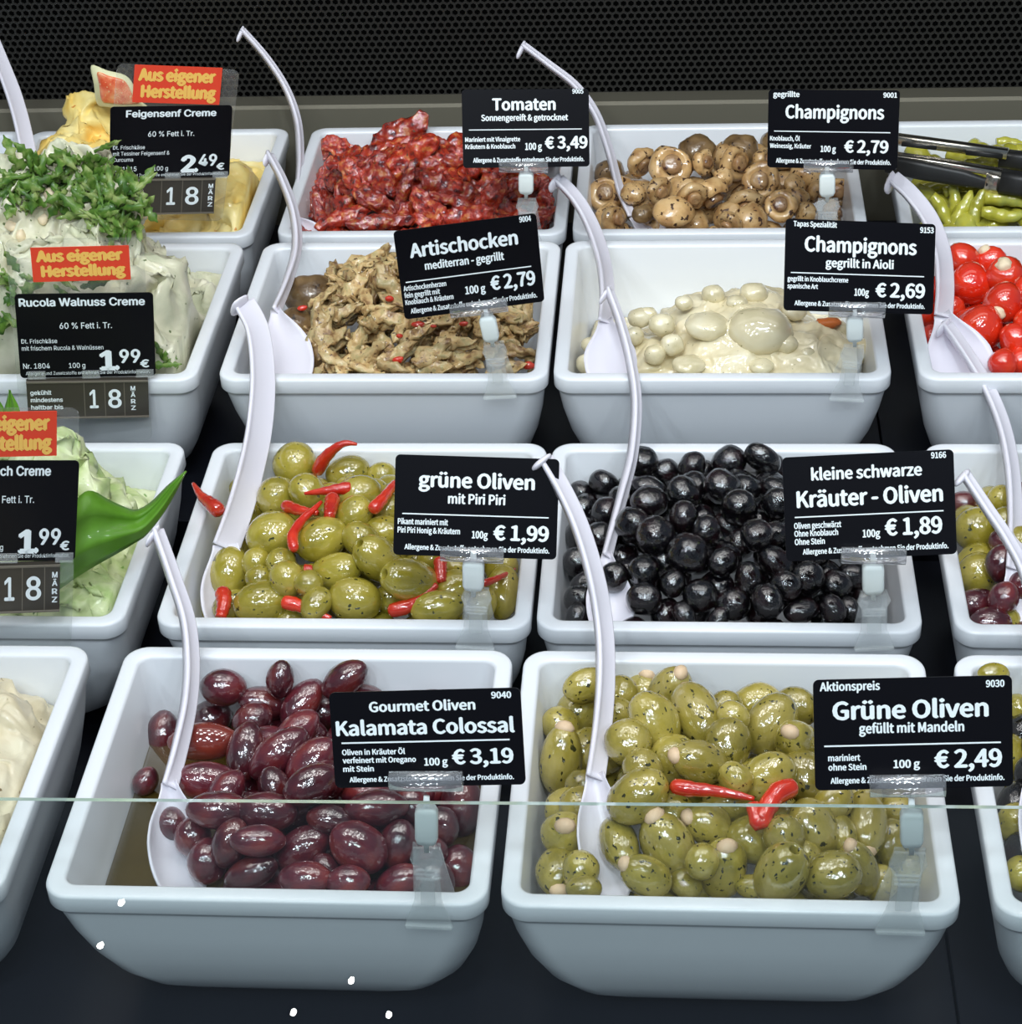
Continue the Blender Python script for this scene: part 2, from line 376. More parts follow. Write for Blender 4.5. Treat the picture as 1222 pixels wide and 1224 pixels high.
for v in bm.verts: v.co.z *= .7
ALM = bm_mesh('almond', bm, MT['almond'])
PLACED = {}
def put(k, p, sx, sr, rot, meshes, name, label, cat, group, rec=True):
    o = obj(name, R.choice(meshes), None)
    o.matrix_world = Matrix.Translation(p) @ rot.to_4x4() @ Matrix.Diagonal((sx, sr, sr, 1))
    tag(o, label, cat, group)
    if rec: PLACED.setdefault(k, []).append([p, (sx + 2 * sr) / 3, o])
    return o
def relax(k, f=.92, it=30, lim=.010):
    L = PLACED[k]; org = [q[0].copy() for q in L]
    for _ in range(it):
        for i in range(len(L)):
            for j in range(i):
                d = L[i][0] - L[j][0]; need = f * (L[i][1] + L[j][1]); s = need - d.length
                if s <= 0: continue
                v = to_cam((L[i][0] + L[j][0]) / 2)
                sg = 1 if d.dot(v) > 0 else -1
                L[i][0] += v * sg * s * .3; L[j][0] -= v * sg * s * .3
        for q, o_ in zip(L, org):
            d = q[0] - o_
            if d.length > lim: q[0] = o_ + d.normalized() * lim
    for q in L: q[2].location = q[0]
def grid(k, sp, drop, jit=.25, seed=1, mrg=.016):
    rr = random.Random(seed); x0, y0, z = BOWL[k]; out = []; y = y0 + mrg; j = 0
    while y < y0 + D - mrg:
        x = x0 + mrg + (sp / 2 if j % 2 else 0)
        while x < x0 + W - mrg:
            px, py = x + rr.uniform(-1, 1) * sp * jit, y + rr.uniform(-1, 1) * sp * jit
            px = min(max(px, x0 + mrg), x0 + W - mrg); py = min(max(py, y0 + mrg), y0 + D - mrg)
            out.append(Vector((px, py, surf(k, px, py) - drop))); x += sp
        y += sp * .87; j += 1
    return out
def free(k, p, dist):
    return all((q[0] - p).length > dist for q in PLACED.get(k, []))
def rnd_rot(flat=.5):
    a = R.uniform(0, 2 * math.pi); return frame(Vector((math.cos(a), math.sin(a), R.uniform(-flat, flat))), Vector((0.03, .02, 1)))
def olives(k, specs, base, group, labf, name, hook=None):
    for s in specs:
        u, v, L, Wd = s[:4]; a = s[4] if len(s) > 4 else R.uniform(0, 180); kind = s[5] if len(s) > 5 else ''; tl = s[6] if len(s) > 6 else (35 if kind else R.uniform(-15, 15))
        p = hit(k, u, v); pm = pxm(p)
        ct = max(.35, math.cos(math.radians(tl)))
        sr = Wd * 1.10 / 2 / pm; sx = max(sr * 1.0, min(L * 1.08 / 2 / pm / ct, sr * 1.6))
        if kind and L <= Wd * 1.05: sx = sr * 1.22
        bx = BOWL[k][0] + .0085 + sr; p.x = min(max(p.x, bx), BOWL[k][0] + W - .0085 - sr)
        rot = frame(img_dir(p, a, tl), Vector((.01, .02, 1)) if abs(tl) < 80 else Vector((1, 0, 0)))
        b = base
        if 'h' in kind: b = base + 'h'
        if 'r' in kind: b = 'kalred'
        if 'k' in kind: b = 'kal' + ('h' if 'h' in kind else '')
        o = put(k, p, sx, sr, rot, OL[b], name, labf(kind), 'olive', group)
        if 'a' in kind:
            c = obj('almond', ALM, None, o); c.location = (.86 if 'h' not in kind else .74, 0, 0); c.scale = (1.5 * sr / sx, 1.7, 1.9) if 'h' not in kind else (1.2 * sr / sx, .8, .9)

SPA = [(267,822,48,42,0),(251,860,46,42,20),(318,840,58,36,-10),(302,860,44,38,30),(244,887,72,44,2,'r',0),(293,899,68,40,80),(333,901,74,46,40),(361,840,62,36,50),(355,875,56,38,45),(383,852,50,42,10),
 (371,911,66,44,45),(184,880,54,38,85,'l',0),(174,934,32,28,60,'l',0),(248,934,70,44,-5),(270,946,50,36),(328,942,46,38),(373,938,60,44,25),(261,968,66,42,0),(318,971,66,46,0),(205,985,34,36),
 (230,1000,42,42),(248,1029,46,48,85),(275,1008,54,42,70),(308,1005,56,36,0),(361,1014,64,46,30),(300,1043,60,36,20),(365,1050,56,38,0),(405,905,46,44),(388,932,50,42),(440,952,60,36),(450,966,66,42,5),(493,965,46,40),
 (552,964,66,46,88),(395,980,50,34),(429,1013,64,56,-35),(476,1010,54,42,80),(548,1039,50,44,88),(478,1054,54,38,20),(416,1054,46,38),(390,1042,40,36),(520,1050,46,42),(525,990,46,44),(512,1020,42,40),(412,812,54,36,35),
 (440,840,50,38),(480,850,54,40),(520,845,54,40),(560,860,50,42),(440,890,50,40),(490,895,56,40),(545,900,56,40),(575,920,44,40),(335,812,40,30)]
labA = lambda kd: {'r': 'reddish pointed olive lying just right of the white spoon handle', 'l': 'dark purple olive left of the spoon at the wall of the front left bowl'}.get(kd, 'shiny dark purple olive in the heap right of the spoon, front bowl')
olives('A', SPA, 'kal', 'purple olives in the front bowl', labA, 'purple_olive')
relax('A')
for dr, sp, sd in ((.010, .021, 3), (.020, .020, 33)):
    for p in grid('A', sp, dr, .2, sd, .022):
        if p.x > -.074 and free('A', p, .0135 if dr < .015 else .0125):
            put('A', p, .0120, .0082, rnd_rot(.3), OL['kal'], 'purple_olive', labA(''), 'olive', 'purple olives in the front bowl')
SPB = [(701,819,54,38,20),(693,852,56,52,40),(664,866,42,40),(671,909,84,50,84,'a',15),(742,829,36,40),(751,887,52,50,60),(740,852,34,34),(768,833,54,48,80,'a',20),(783,862,70,52,-60),(800,828,54,46,60,'a',40),
 (834,854,64,56,-62,'ha',45),(868,848,42,38),(877,856,38,34),(870,890,60,50,85),(806,907,52,54),(837,911,62,48,165,'a',25),(768,920,48,44),(763,952,74,56,35),(697,940,38,40),(675,966,50,42),(694,964,34,46),(676,997,52,52,90,'a',70),
 (740,1008,62,44,-70,'ha',45),(799,1010,76,60,115,'a',15),(847,985,52,48,160,'a',25),(669,1042,52,52,-90,'a',55),(694,1040,34,44),(698,1062,40,30,0),(773,1047,58,46,150,'a',15),(820,1056,38,32),(865,1038,68,54,80,'a',50),(840,1030,34,40),
 (921,866,76,58,55),(903,842,60,46,20),(952,845,48,44,-20,'a',20),(952,888,52,48,120,'a',65),(920,928,64,52,25),(966,930,54,56,-50,'a',20),(972,992,74,58,-70),(900,1004,62,54,-15),(1008,998,52,36,-75,'a',40),
 (1036,984,60,52,-88,'a',45),(1027,1038,66,44,110,'a',30),(934,1043,64,56,60,'h',40),(996,1046,62,52,15),(1066,1012,60,46,80),(1052,1056,38,42),(1072,970,42,38),(938,998,38,46),(962,1026,42,44),(902,1060,44,28),(997,960,50,42),(1030,955,50,42),
 (1000,860,54,44),(1045,860,54,44),(1010,905,54,44),(1060,905,52,46),(1085,940,46,42),(880,930,40,36),(1090,1040,40,42),(722,905,44,40)]
labB = lambda kd: 'green olive with a pale almond end showing, front right bowl' if 'a' in kd else ('green olive with an open pit hole, front right bowl' if 'h' in kd else 'herb-flecked green olive with no almond showing, front right bowl')
olives('B', SPB, 'green', 'green stuffed olives in the front bowl', labB, 'green_olive')
relax('B')
for dr, sp, sd in ((.011, .022, 4), (.022, .021, 44)):
    for p in grid('B', sp, dr, .2, sd, .022):
        if free('B', p, .0145) and not (abs(p.x - .094) < .013 and p.y < .06):
            put('B', p, .0118, .0092, rnd_rot(.3), OL['green'], 'green_olive', labB(''), 'olive', 'green stuffed olives in the front bowl')
SPC = [(352,554,50,46,40),(416,565,50,38,15),(428,590,52,40,10),(330,594,46,42,60),(367,587,42,38),(275,586,30,28),(424,614,44,38),(326,639,60,50,20),(385,645,60,48,25),(432,645,46,40),(275,684,58,48,80),(306,672,34,32),(336,673,34,32),(310,690,32,28),
 (343,692,42,40),(400,684,60,42,15,'h',30),(314,720,66,48,10),(424,717,60,50,-10),(378,722,40,32),(369,697,32,30),(457,569,34,32),(464,610,34,40),(460,636,46,38),(451,667,54,46,140,'h',40),(490,694,60,50,165,'h',40),(540,706,54,42),(524,726,64,38,10),
 (602,708,60,38,85),(545,682,38,36),(600,678,42,36),(500,590,46,40),(545,590,46,40),(590,595,46,40),(500,635,46,40),(545,640,46,40),(595,640,46,40),(520,665,44,38),(255,640,36,34),(575,722,44,36),(290,620,34,32)]
labC = lambda kd: 'green olive with open pit hole, among red chillies' if kd else 'herb-flecked green olive with no hole showing, among the red chillies'
olives('C', SPC, 'piri', 'green olives among red chillies', labC, 'green_olive')
relax('C')
for dr, sp, sd in ((.009, .020, 5), (.019, .019, 55)):
    for p in grid('C', sp, dr, .2, sd, .020):
        if free('C', p, .0130):
            put('C', p, .0110, .0086, rnd_rot(.3), OL['piri'], 'green_olive', labC(''), 'olive', 'green olives among red chillies')
labD = lambda kd: 'small wrinkled black olive in the bowl behind the almond-stuffed olives'
SPD = [(768,552,36,34),(796,562,30,26),(722,578,34,30),(692,592,34,30),(828,558,36,28),(838,568,38,28),(775,583,40,26),(776,600,42,36),(818,590,42,34),(864,582,42,38),(872,552,40,36),(912,548,44,30),(922,560,36,34),(884,607,42,38),(818,618,38,34),
 (757,628,34,40),(845,634,36,34),(784,640,38,44),(823,662,42,46),(930,602,36,34),(905,640,36,36),(927,640,28,32),(928,672,44,32),(896,692,40,30),(966,692,38,40),(864,672,36,32),(805,698,32,28),(838,712,36,38),(771,684,38,36),(770,716,40,36),(726,612,34,34),(718,642,36,34),
 (700,700,36,30),(692,716,34,32),(690,738,34,24),(690,640,34,40),(690,672,34,34),(876,722,40,38),(918,718,40,36),(1000,700,36,34),(996,728,34,28),(958,730,40,26),(1020,690,34,36),(940,700,36,34),(1016,730,34,28),(735,690,30,34),(820,738,40,24),(858,742,34,22)]
olives('D', SPD, 'black', 'small black olives', labD, 'black_olive'); relax('D')
for p in grid('D', .0155, .004, .22, 6, .018):
    if free('D', p, .0125): put('D', p, .0086, .0080, rnd_rot(), OL['black'], 'black_olive', labD(''), 'olive', 'small black olives')
for p in grid('D', .0160, .0145, .22, 16, .020):
    if free('D', p, .0115): put('D', p, .0086, .0080, rnd_rot(), OL['black'], 'black_olive', labD(''), 'olive', 'small black olives')
SP2 = [(1168,633,46,50,20),(1167,686,46,48,60),(1152,602,28,28,0,'k',0),(1198,597,32,32),(1202,622,28,30),(1197,674,40,34,85,'k',0),(1172,724,44,38,170,'kh',45),(1200,715,36,32,60,'k',0),(1184,744,44,34,0,'k',0),(1150,735,34,30,0,'k',0),(1222,650,40,38),(1225,700,40,38,0,'k',0)]
lab2 = lambda kd: 'purple olive in the mixed olive bowl at the right edge' if 'k' in kd else 'green olive in the mixed olive bowl at the right edge'
olives('R2', SP2, 'piri', 'mixed olives at the right edge', lab2, 'mixed_olive'); relax('R2')
for i, p in enumerate(grid('R2', .018, .006, .2, 8, .021) + grid('R2', .018, .016, .2, 18, .022)):
    if free('R2', p, .0120):
        kd = 'k' if i % 2 else ''
        put('R2', p, .0112, .0090, rnd_rot(.3), OL['kal' if kd else 'piri'], 'mixed_olive', lab2(kd), 'olive', 'mixed olives at the right edge')
lab1 = lambda kd: 'black olive in the bowl at the front right edge' if kd else 'green olive in the bowl at the front right edge'
olives('R1', [(1188,806,36,26,0),(1217,985,44,46,60),(1222,1045,36,40),(1218,850,40,36)], 'piri', 'olives in the front right edge bowl', lab1, 'mixed_olive')
for i, p in enumerate(grid('R1', .018, .005, .2, 9, .021) + grid('R1', .018, .015, .2, 19, .022)):
    if free('R1', p, .0120):
        kd = 'k' if i % 3 else ''
        put('R1', p, .0115, .0092, rnd_rot(.3), OL['black' if kd else 'piri'], 'mixed_olive', lab1(kd), 'olive', 'olives in the front right edge bowl')

# brine in the front left bowl
bm = bmesh.new(); x0, y0, z = BOWL['A']
zb = -.034
loft(bm, [[Vector((x + x0 + W / 2, y + y0 + D / 2, zz)) for x, y in rrect(W / 2 - ins, D / 2 - ins, .014, 8)] for ins, zz in ((.030, -.0725), (.0205, -.060), (.0142, -.045), (.0120, zb))])
tag(obj('olive_brine', bm, MT['brine']), 'brown herb oil pooled at the left of the front purple olive bowl', 'brine', None, 'stuff')

# chillies
def chili(k, pts, w0, w1, label, lift=.007, over=None):
    P = []
    for u, v in pts:
        p = hit(k, u, v); P.append(p + to_cam(p) * lift if over is None else at(u, v, z=BOWL[k][2] + over))
    P = smoothpath(P, 16); pm = pxm(P[8]); r0, r1 = w0 * 1.18 / 2 / pm, w1 * 1.1 / 2 / pm
    n = len(P) - 1
    rads = [max(.0005, (r0 + (r1 - r0) * (i / n) ** 1.3) * (min(1, .45 + i * .35)) * (1 + .06 * math.sin(i * 2.1))) for i in range(n + 1)]
    bm = bmesh.new(); tube(bm, P, rads, 10)
    tag(obj('red_chili', bm, MT['chili']), label, 'chilli', 'red chillies in the olive bowls')
chili('C', [(378,566),(386,551),(398,538),(412,530),(427,531)], 16, 3, 'red chilli with curved tip at the back, right of the backmost green olive', .012)
chili('C', [(421,583),(395,586),(364,590)], 15, 3, 'straight red chilli pointing left across the middle of the green olives', .012)
chili('C', [(340,604),(358,610),(380,613)], 15, 6, 'short red chilli tucked beside a flecked olive left of centre', .008)
chili('C', [(352,658),(350,640),(361,622),(374,610),(384,600)], 13, 4, 'curved red chilli standing upright in the centre of the green olives', .012)
chili('C', [(398,594),(396,606),(394,618)], 17, 12, 'frayed red chilli piece under the straight chilli', .009)
chili('C', [(263,612),(252,602),(241,593),(231,578)], 18, 4, 'red chilli poking over the left rim of the green olive bowl', .016, .007)
chili('C', [(266,706),(268,720),(264,738)], 18, 12, 'stubby red chilli in the front left corner beside the spoon', .012)
chili('C', [(337,719),(358,724),(378,733),(396,739)], 17, 5, 'red chilli with orange end along the front rim', .010)
chili('C', [(445,610),(458,596),(472,578)], 15, 9, 'red chilli disappearing under the left edge of the price card', .012)
chili('C', [(464,731),(490,724),(508,712),(522,699)], 17, 7, 'red chilli slanting up beside a pitted olive near the front rim', .010)
chili('C', [(577,698),(598,690),(616,680)], 9, 3, 'thin red chilli right of the clip in the green olive bowl', .013)
chili('C', [(526,668),(527,682),(528,696)], 15, 11, 'red chilli piece directly under the price card', .010)
chili('C', [(364,683),(374,682)], 16, 12, 'round red chilli end between olives near the bowl centre', .008)
chili('B', [(802,939),(825,943),(850,945),(880,950),(902,955)], 19, 5, 'long red chilli lying across the almond-stuffed olives', .011)
chili('B', [(952,940),(930,948),(916,968),(908,985),(900,962)], 24, 16, 'folded red chilli piece in the middle of the almond-stuffed olives', .012)

# ------------------------------------------------------------------ mushrooms, tomatoes, artichokes, peppers
def shroom_meshes(m, seed):
    bm = bmesh.new(); lathe(bm, [(-.62, 0), (-.58, .35), (-.42, .68), (-.15, .92), (.1, 1.0), (.30, .93), (.42, .78), (.40, .62), (.34, .5), (.30, .3), (.30, 0)], 24)
    for v in bm.verts:
        k = 1 + .20 * nz(v.co * 1.2, seed) + .07 * nz(v.co * 3.2, seed + 4); v.co.y *= k; v.co.z *= k * .95; v.co.x += .14 * nz(v.co * 1.7, seed + 3)
    return bm_mesh('mushroom', bm, m)
SH = [shroom_meshes(MT['shroom'], s) for s in range(1, 6)]; SHD = [shroom_meshes(MT['shroomdark'], s) for s in range(1, 4)]
bm = bmesh.new(); lathe(bm, [(.05, .44), (.3, .42), (.52, .47), (.64, .42), (.68, .2), (.66, 0)], 14)
for v in bm.verts: v.co += Vector((.05, .06, .06)) * nz(v.co * 2.5, 2)
STEM = bm_mesh('stem', bm, MT['stem'])
def mushroom(k, p, r, dirv, dark, label, group):
    o = put(k, p, r, r, frame(dirv, Vector((.02, .03, 1))), SHD if dark else SH, 'mushroom', label, 'mushroom', group)
    if not dark: obj('stem', STEM, None, o)
    return o
SPH = [(728,205,38,'d'),(765,193,40,'s'),(802,198,52,'f'),(834,177,44,'d'),(840,194,34,'s'),(725,232,44,'f'),(757,230,30,'c'),(786,228,36,'s'),(805,252,52,'c'),(733,262,38,'s'),(769,255,28,'d'),(828,232,38,'s'),(848,230,52,'s'),(866,186,34,'c'),
 (884,177,46,'d'),(877,195,44,'s'),(910,216,48,'f'),(951,222,34,'c'),(951,238,34,'c'),(934,246,40,'f'),(892,240,44,'s'),(900,262,46,'c'),(963,254,30,'c'),(873,266,34,'s'),(910,192,34,'s'),(965,207,42,'c'),(976,228,34,'s'),(1000,230,38,'f'),(866,212,28,'c'),(995,255,34,'s'),
 (940,185,40,'c'),(985,185,40,'s'),(925,170,34,'d')]
for u, v, d_, kd in SPH:
    p = hit('H', u, v); r = d_ / 2 / pxm(p)
    dv = {'d': Vector((R.uniform(-.3, .3), .5, -1)), 'f': to_cam(p) + Vector((R.uniform(-.2, .2), 0, R.uniform(-.1, .3))), 's': img_dir(p, R.uniform(-150, 20), R.uniform(10, 45)), 'c': Vector((R.uniform(-1, 1), R.uniform(0, 1), -.8))}[kd]
    mushroom('H', p, r, dv, kd == 'd', 'dark browned mushroom cap in the whole mushroom bowl' if kd == 'd' else 'tan grilled whole mushroom with herbs in the back row bowl', 'whole grilled mushrooms')
relax('H', .8)
for p in grid('H', .022, .010, .2, 11, .022) + grid('H', .022, .020, .2, 12, .022):
    if free('H', p, .0145): mushroom('H', p, .0112, Vector((R.uniform(-1, 1), R.uniform(-1, 1), -.5)), False, 'tan grilled whole mushroom with herbs in the back row bowl', 'whole grilled mushrooms')
# dried tomatoes
def curled(name, m, L, Wd, curl, bend, wr, th, seed, taper=.55, nu=16, nv=10, lobes=0):
    bm = bmesh.new(); top = []; bot = []
    for i in range(nu + 1):
        a = i / nu * 2 - 1; ra = []; rb = []
        for j in range(nv + 1):
            b = j / nv * 2 - 1
            wl = Wd / 2 * (max(.0, 1 - abs(a) ** 2.4) ** .5 * (1 - taper * .5 * (a + 1) / 2 * 1.2) + .04)
            if lobes: wl *= 1 + .10 * math.sin(a * lobes + seed)
            th_ = b * curl
            y = wl * math.sin(th_) / max(.2, math.sin(min(curl, 1.55))); zc = -wl * (1 - math.cos(th_)) * 1.1
            x = a * L / 2; z = zc + bend * L * (1 - a * a)
            q = Vector((x, y, z)) / Wd
            dsp = wr * Wd * (nz(q * 2.2, seed) + .5 * nz(q * 5, seed + 2) + .3 * nz(q * 10, seed + 4))
            z += dsp; y += .6 * wr * Wd * nz(q * 3.1, seed + 5); x += .5 * wr * Wd * nz(q * 2.7, seed + 8)
            ra.append(bm.verts.new((x, y, z + th / 2))); rb.append(bm.verts.new((x, y, z - th / 2)))
        top.append(ra); bot.append(rb)
    for i in range(nu):
        for j in range(nv):
            bm.faces.new((top[i][j], top[i + 1][j], top[i + 1][j + 1], top[i][j + 1])); bm.faces.new((bot[i][j], bot[i][j + 1], bot[i + 1][j + 1], bot[i + 1][j]))
    for i in range(nu):
        bm.faces.new((top[i][0], bot[i][0], bot[i + 1][0], top[i + 1][0])); bm.faces.new((top[i][nv], top[i + 1][nv], bot[i + 1][nv], bot[i][nv]))
    for j in range(nv):
        bm.faces.new((top[0][j], top[0][j + 1], bot[0][j + 1], bot[0][j])); bm.faces.new((top[nu][j], bot[nu][j], bot[nu][j + 1], top[nu][j + 1]))
    return bm_mesh(name, bm, m)
TM = [curled('dried_tomato', MT['tomato'], .046, .022, 1.0 + .15 * (s % 3), .05 * (s % 3), .27, .0024, s, nu=24, nv=14) for s in range(1, 6)]
TMS = [curled('dried_tomato', MT['tomato'], .050, .013, 1.3, .07, .25, .0024, s, nu=24, nv=12) for s in range(6, 9)]
def piece(k, p, meshes, rot, s, name, label, cat, group, r=.012):
    o = obj(name, R.choice(meshes), None); o.matrix_world = Matrix.Translation(p) @ rot.to_4x4() @ Matrix.Scale(s, 4)
    tag(o, label, cat, group); PLACED.setdefault(k, []).append([p, r, o]); return o
labG = 'crinkled dark red dried tomato piece in the back row bowl'
SPG = [(478,158,88,28,'TM'),(492,188,84,36,'TM'),(412,178,58,-25,'TM'),(385,178,38,60,'TM'),(390,215,60,80,'TM'),(425,215,64,-60,'TM'),(485,220,66,70,'TMS'),(415,258,80,20,'TMS'),(455,265,80,5,'TMS'),(382,250,60,-80,'TMS'),(530,195,60,8,'TM'),(540,225,80,-18,'TM'),
 (585,235,64,50,'TM'),(560,258,76,8,'TM'),(515,245,60,-40,'TM'),(620,225,60,20,'TM'),(650,245,60,80,'TM'),(640,262,60,30,'TM'),(600,200,60,-10,'TM'),(640,190,60,20,'TM'),(440,200,60,30,'TM'),(450,240,60,-30,'TM'),(560,180,56,20,'TM'),(600,265,60,-10,'TM')]
for u, v, L, a, kk in SPG:
    p = hit('G', u, v) + to_cam(hit('G', u, v)) * .003
    zd = (to_cam(p) + Vector((R.uniform(-.4, .4), 0, .5))).normalized()
    rot = frame(img_dir(p, a, R.uniform(-10, 15)), zd)
    piece('G', p, TM if kk == 'TM' else TMS, rot, L / pxm(p) / .048, 'dried_tomato', labG, 'dried tomato', 'sun-dried tomatoes')
for dr, sp, sd in ((.003, .022, 1), (.010, .020, 2), (.018, .020, 3)):
    for p in grid('G', sp, dr, .3, 20 + sd, .020):
        if free('G', p, .010): piece('G', p, TM + TMS, rnd_rot(.4), R.uniform(.75, 1), 'dried_tomato', labG, 'dried tomato', 'sun-dried tomatoes')
# artichoke pieces: a few leaves joined at the base
def artichoke(seed):
    rr = random.Random(seed); bm = bmesh.new()
    for q in range(rr.choice((3, 4))):
        me_ = curled('t', MT['arti'], .030 * rr.uniform(.8, 1.1), .013 * rr.uniform(.7, 1.2), .8, rr.uniform(-.1, .15), .35, .0018, seed * 5 + q, taper=1.1, nu=9, nv=6)
        m4 = Matrix.Rotation(rr.uniform(-.45, .45), 4, 'Z') @ Matrix.Rotation(rr.uniform(-.35, .35), 4, 'X') @ Matrix.Translation((0, 0, (q - 1) * .0035)) @ Matrix.Rotation(rr.uniform(-.3, .3), 4, 'Y')
        me_.transform(m4); bm.from_mesh(me_); bpy.data.meshes.remove(me_)
    return bm_mesh('artichoke_piece', bm, MT['arti'])
AR = [artichoke(s) for s in range(1, 9)]
labE = 'tan grilled artichoke leaf piece with herbs in the bowl under the tilted card'
SPE = [(440,318,60,15),(455,310,44,40),(430,345,60,70),(470,350,60,-20),(385,392,66,86),(470,385,56,10),(455,370,46,30),(430,405,50,60),(440,425,60,15),(475,425,56,25),(400,432,50,-50),(520,425,56,20),(500,400,50,50),(545,410,52,-10),(555,430,52,0),(470,440,60,10),
 (630,395,40,15),(620,420,44,-20),(610,440,44,10),(640,430,36,80),(590,405,44,40),(630,375,44,80),(520,440,50,0),(415,375,44,50)]
for u, v, L, a in SPE:
    p = hit('E', u, v); p = p + to_cam(p) * .002
    rot = frame(img_dir(p, a, R.uniform(-10, 20)), (to_cam(p) + Vector((R.uniform(-.5, .5), 0, .4))).normalized())
    piece('E', p, AR, rot, L / pxm(p) / .030, 'artichoke_piece', labE, 'artichoke', 'grilled artichoke pieces')
for dr, sp, sd in ((.001, .0165, 1), (.009, .017, 2), (.017, .018, 3)):
    for p in grid('E', sp, dr, .3, 30 + sd, .019):
        if p.x > BOWL['E'][0] + .045 and free('E', p, .0085): piece('E', p, AR, rnd_rot(.6), R.uniform(.65, .95), 'artichoke_piece', labE, 'artichoke', 'grilled artichoke pieces')
for u, v, r_, lab in ((370,350,60,'large brown mushroom cap at the left back of the artichoke bowl'),(352,388,50,'dark brown mushroom cap beside the spoon scoop in the artichoke bowl'),(385,425,44,'dark mushroom half between spoon and front rim of the artichoke bowl')):
    p = hit('E', u, v); r = r_ / 2 / pxm(p); p = p - to_cam(p) * .007
    mushroom('E', p, r, Vector((.1, .5, -1)), True, lab, 'mushrooms among the artichokes')
for u, v, s in ((466,357,9),(478,402,7),(476,430,11),(500,388,12),(555,387,9),(518,390,7),(632,437,12),(362,368,9),(585,400,6)):
    p = hit('E', u, v); p = p + to_cam(p) * .010; bm = bmesh.new(); bmesh.ops.create_icosphere(bm, subdivisions=2, radius=.5 * s / pxm(p))
    for q in bm.verts: q.co = Vector((q.co.x * 1.3, q.co.y * .8, q.co.z * .8)) * (1 + .4 * nz(q.co * 300, s + u))
    o = obj('pepper_piece', bm, MT['chili']); o.location = p; tag(o, 'tiny red pepper piece among the tan artichokes', 'pepper piece', 'red pepper bits in the artichokes')

# stuffed red peppers
def pepper_mesh(seed):
    bm = bmesh.new(); lathe(bm, [(-1.05, 0), (-1.0, .25), (-.85, .6), (-.5, .93), (0, 1.05), (.5, .92), (.8, .66), (.92, .45), (.86, .34), (.6, .3), (.55, 0)], 22)
    for v in bm.verts:
        a = math.atan2(v.co.z, v.co.y); k = 1 + .05 * math.cos(3 * a + seed) + .05 * nz(v.co, seed); v.co.y *= k; v.co.z *= k
    return bm_mesh('stuffed_pepper', bm, MT['pepper'])
PP = [pepper_mesh(s) for s in range(1, 4)]
bm = bmesh.new(); bmesh.ops.create_icosphere(bm, subdivisions=3, radius=.45)
for v in bm.verts: v.co *= 1 + .30 * nz(v.co * 4, 4)
FILL = bm_mesh('cream_filling', bm, MT['filling'])
def pepper(p, r, dv, show, k='R3'):
    lab = 'red stuffed pepper with white cream cheese showing at its opening' if show else 'shiny red stuffed pepper with its smooth side to the viewer'
    o = put(k, p, r, r, frame(dv, Vector((.02, .03, 1))), PP, 'stuffed_pepper', lab, 'stuffed pepper', 'red stuffed peppers')
    c = obj('cream_filling', FILL, None, o); c.location = (.78, 0, 0)
SPR = [(1150,310,40,None),(1160,340,50,None),(1203,330,46,(100,50)),(1200,362,48,(-120,45)),(1172,392,54,None),(1138,368,30,(130,40)),(1214,405,38,None),(1199,434,34,None),(1220,432,32,None),(1108,376,30,None),(1114,405,32,None),(1116,348,34,None),(1185,312,36,(120,20)),(1230,350,44,None),(1235,385,44,None)]
for u, v, d_, dr in SPR:
    p = hit('R3', u, v); r = d_ / 2 / pxm(p)
    pepper(p, r, img_dir(p, *dr) if dr else Vector((R.uniform(-.6, .6), .8, -.6)), bool(dr))
relax('R3', .9)
for p in grid('R3', .022, .012, .2, 41, .022) + grid('R3', .022, .024, .2, 42, .024):
    if free('R3', p, .0155) and not (p.x < .310 and p.y < .415): pepper(p, .0112, Vector((R.uniform(-1, 1), .3, -.6)), False)
# long yellow peppers
def banana(seed):
    bm = bmesh.new(); P = [Vector((x * .5, .06 * math.sin(seed + x * 2.2), .05 * x * x)) for x in [-1 + i / 8 for i in range(17)]]
    rads = [.165 * max(.05, (1 - abs((i - 6) / 10.5) ** 2.2)) ** .6 * (1 + .08 * math.sin(i * 1.3 + seed)) for i in range(17)]
    tube(bm, P, rads, 12); return bm_mesh('yellow_pepper', bm, MT['banana'])
BN = [banana(s) for s in range(1, 5)]
labR4 = 'long yellow green pickled pepper in the back right bowl'
for u, v, L, a in ((1120,226,46,20),(1128,254,48,-50),(1151,250,48,72),(1170,248,50,78),(1199,256,50,0),(1205,240,56,-15),(1212,172,40,0),(1150,224,44,10),(1186,228,46,40),(1140,240,46,100)):
    p = hit('R4', u, v); p = p + to_cam(p) * .003
    piece('R4', p, BN, frame(img_dir(p, a, 5), to_cam(p)), L / pxm(p), 'yellow_pepper', labR4, 'pepper', 'yellow peppers in the back right bowl')
for p in grid('R4', .017, .004, .25, 51, .030) + grid('R4', .016, .012, .25, 52, .030):
    if free('R4', p, .009): piece('R4', p, BN, rnd_rot(.25), R.uniform(.034, .044), 'yellow_pepper', labR4, 'pepper', 'yellow peppers in the back right bowl')

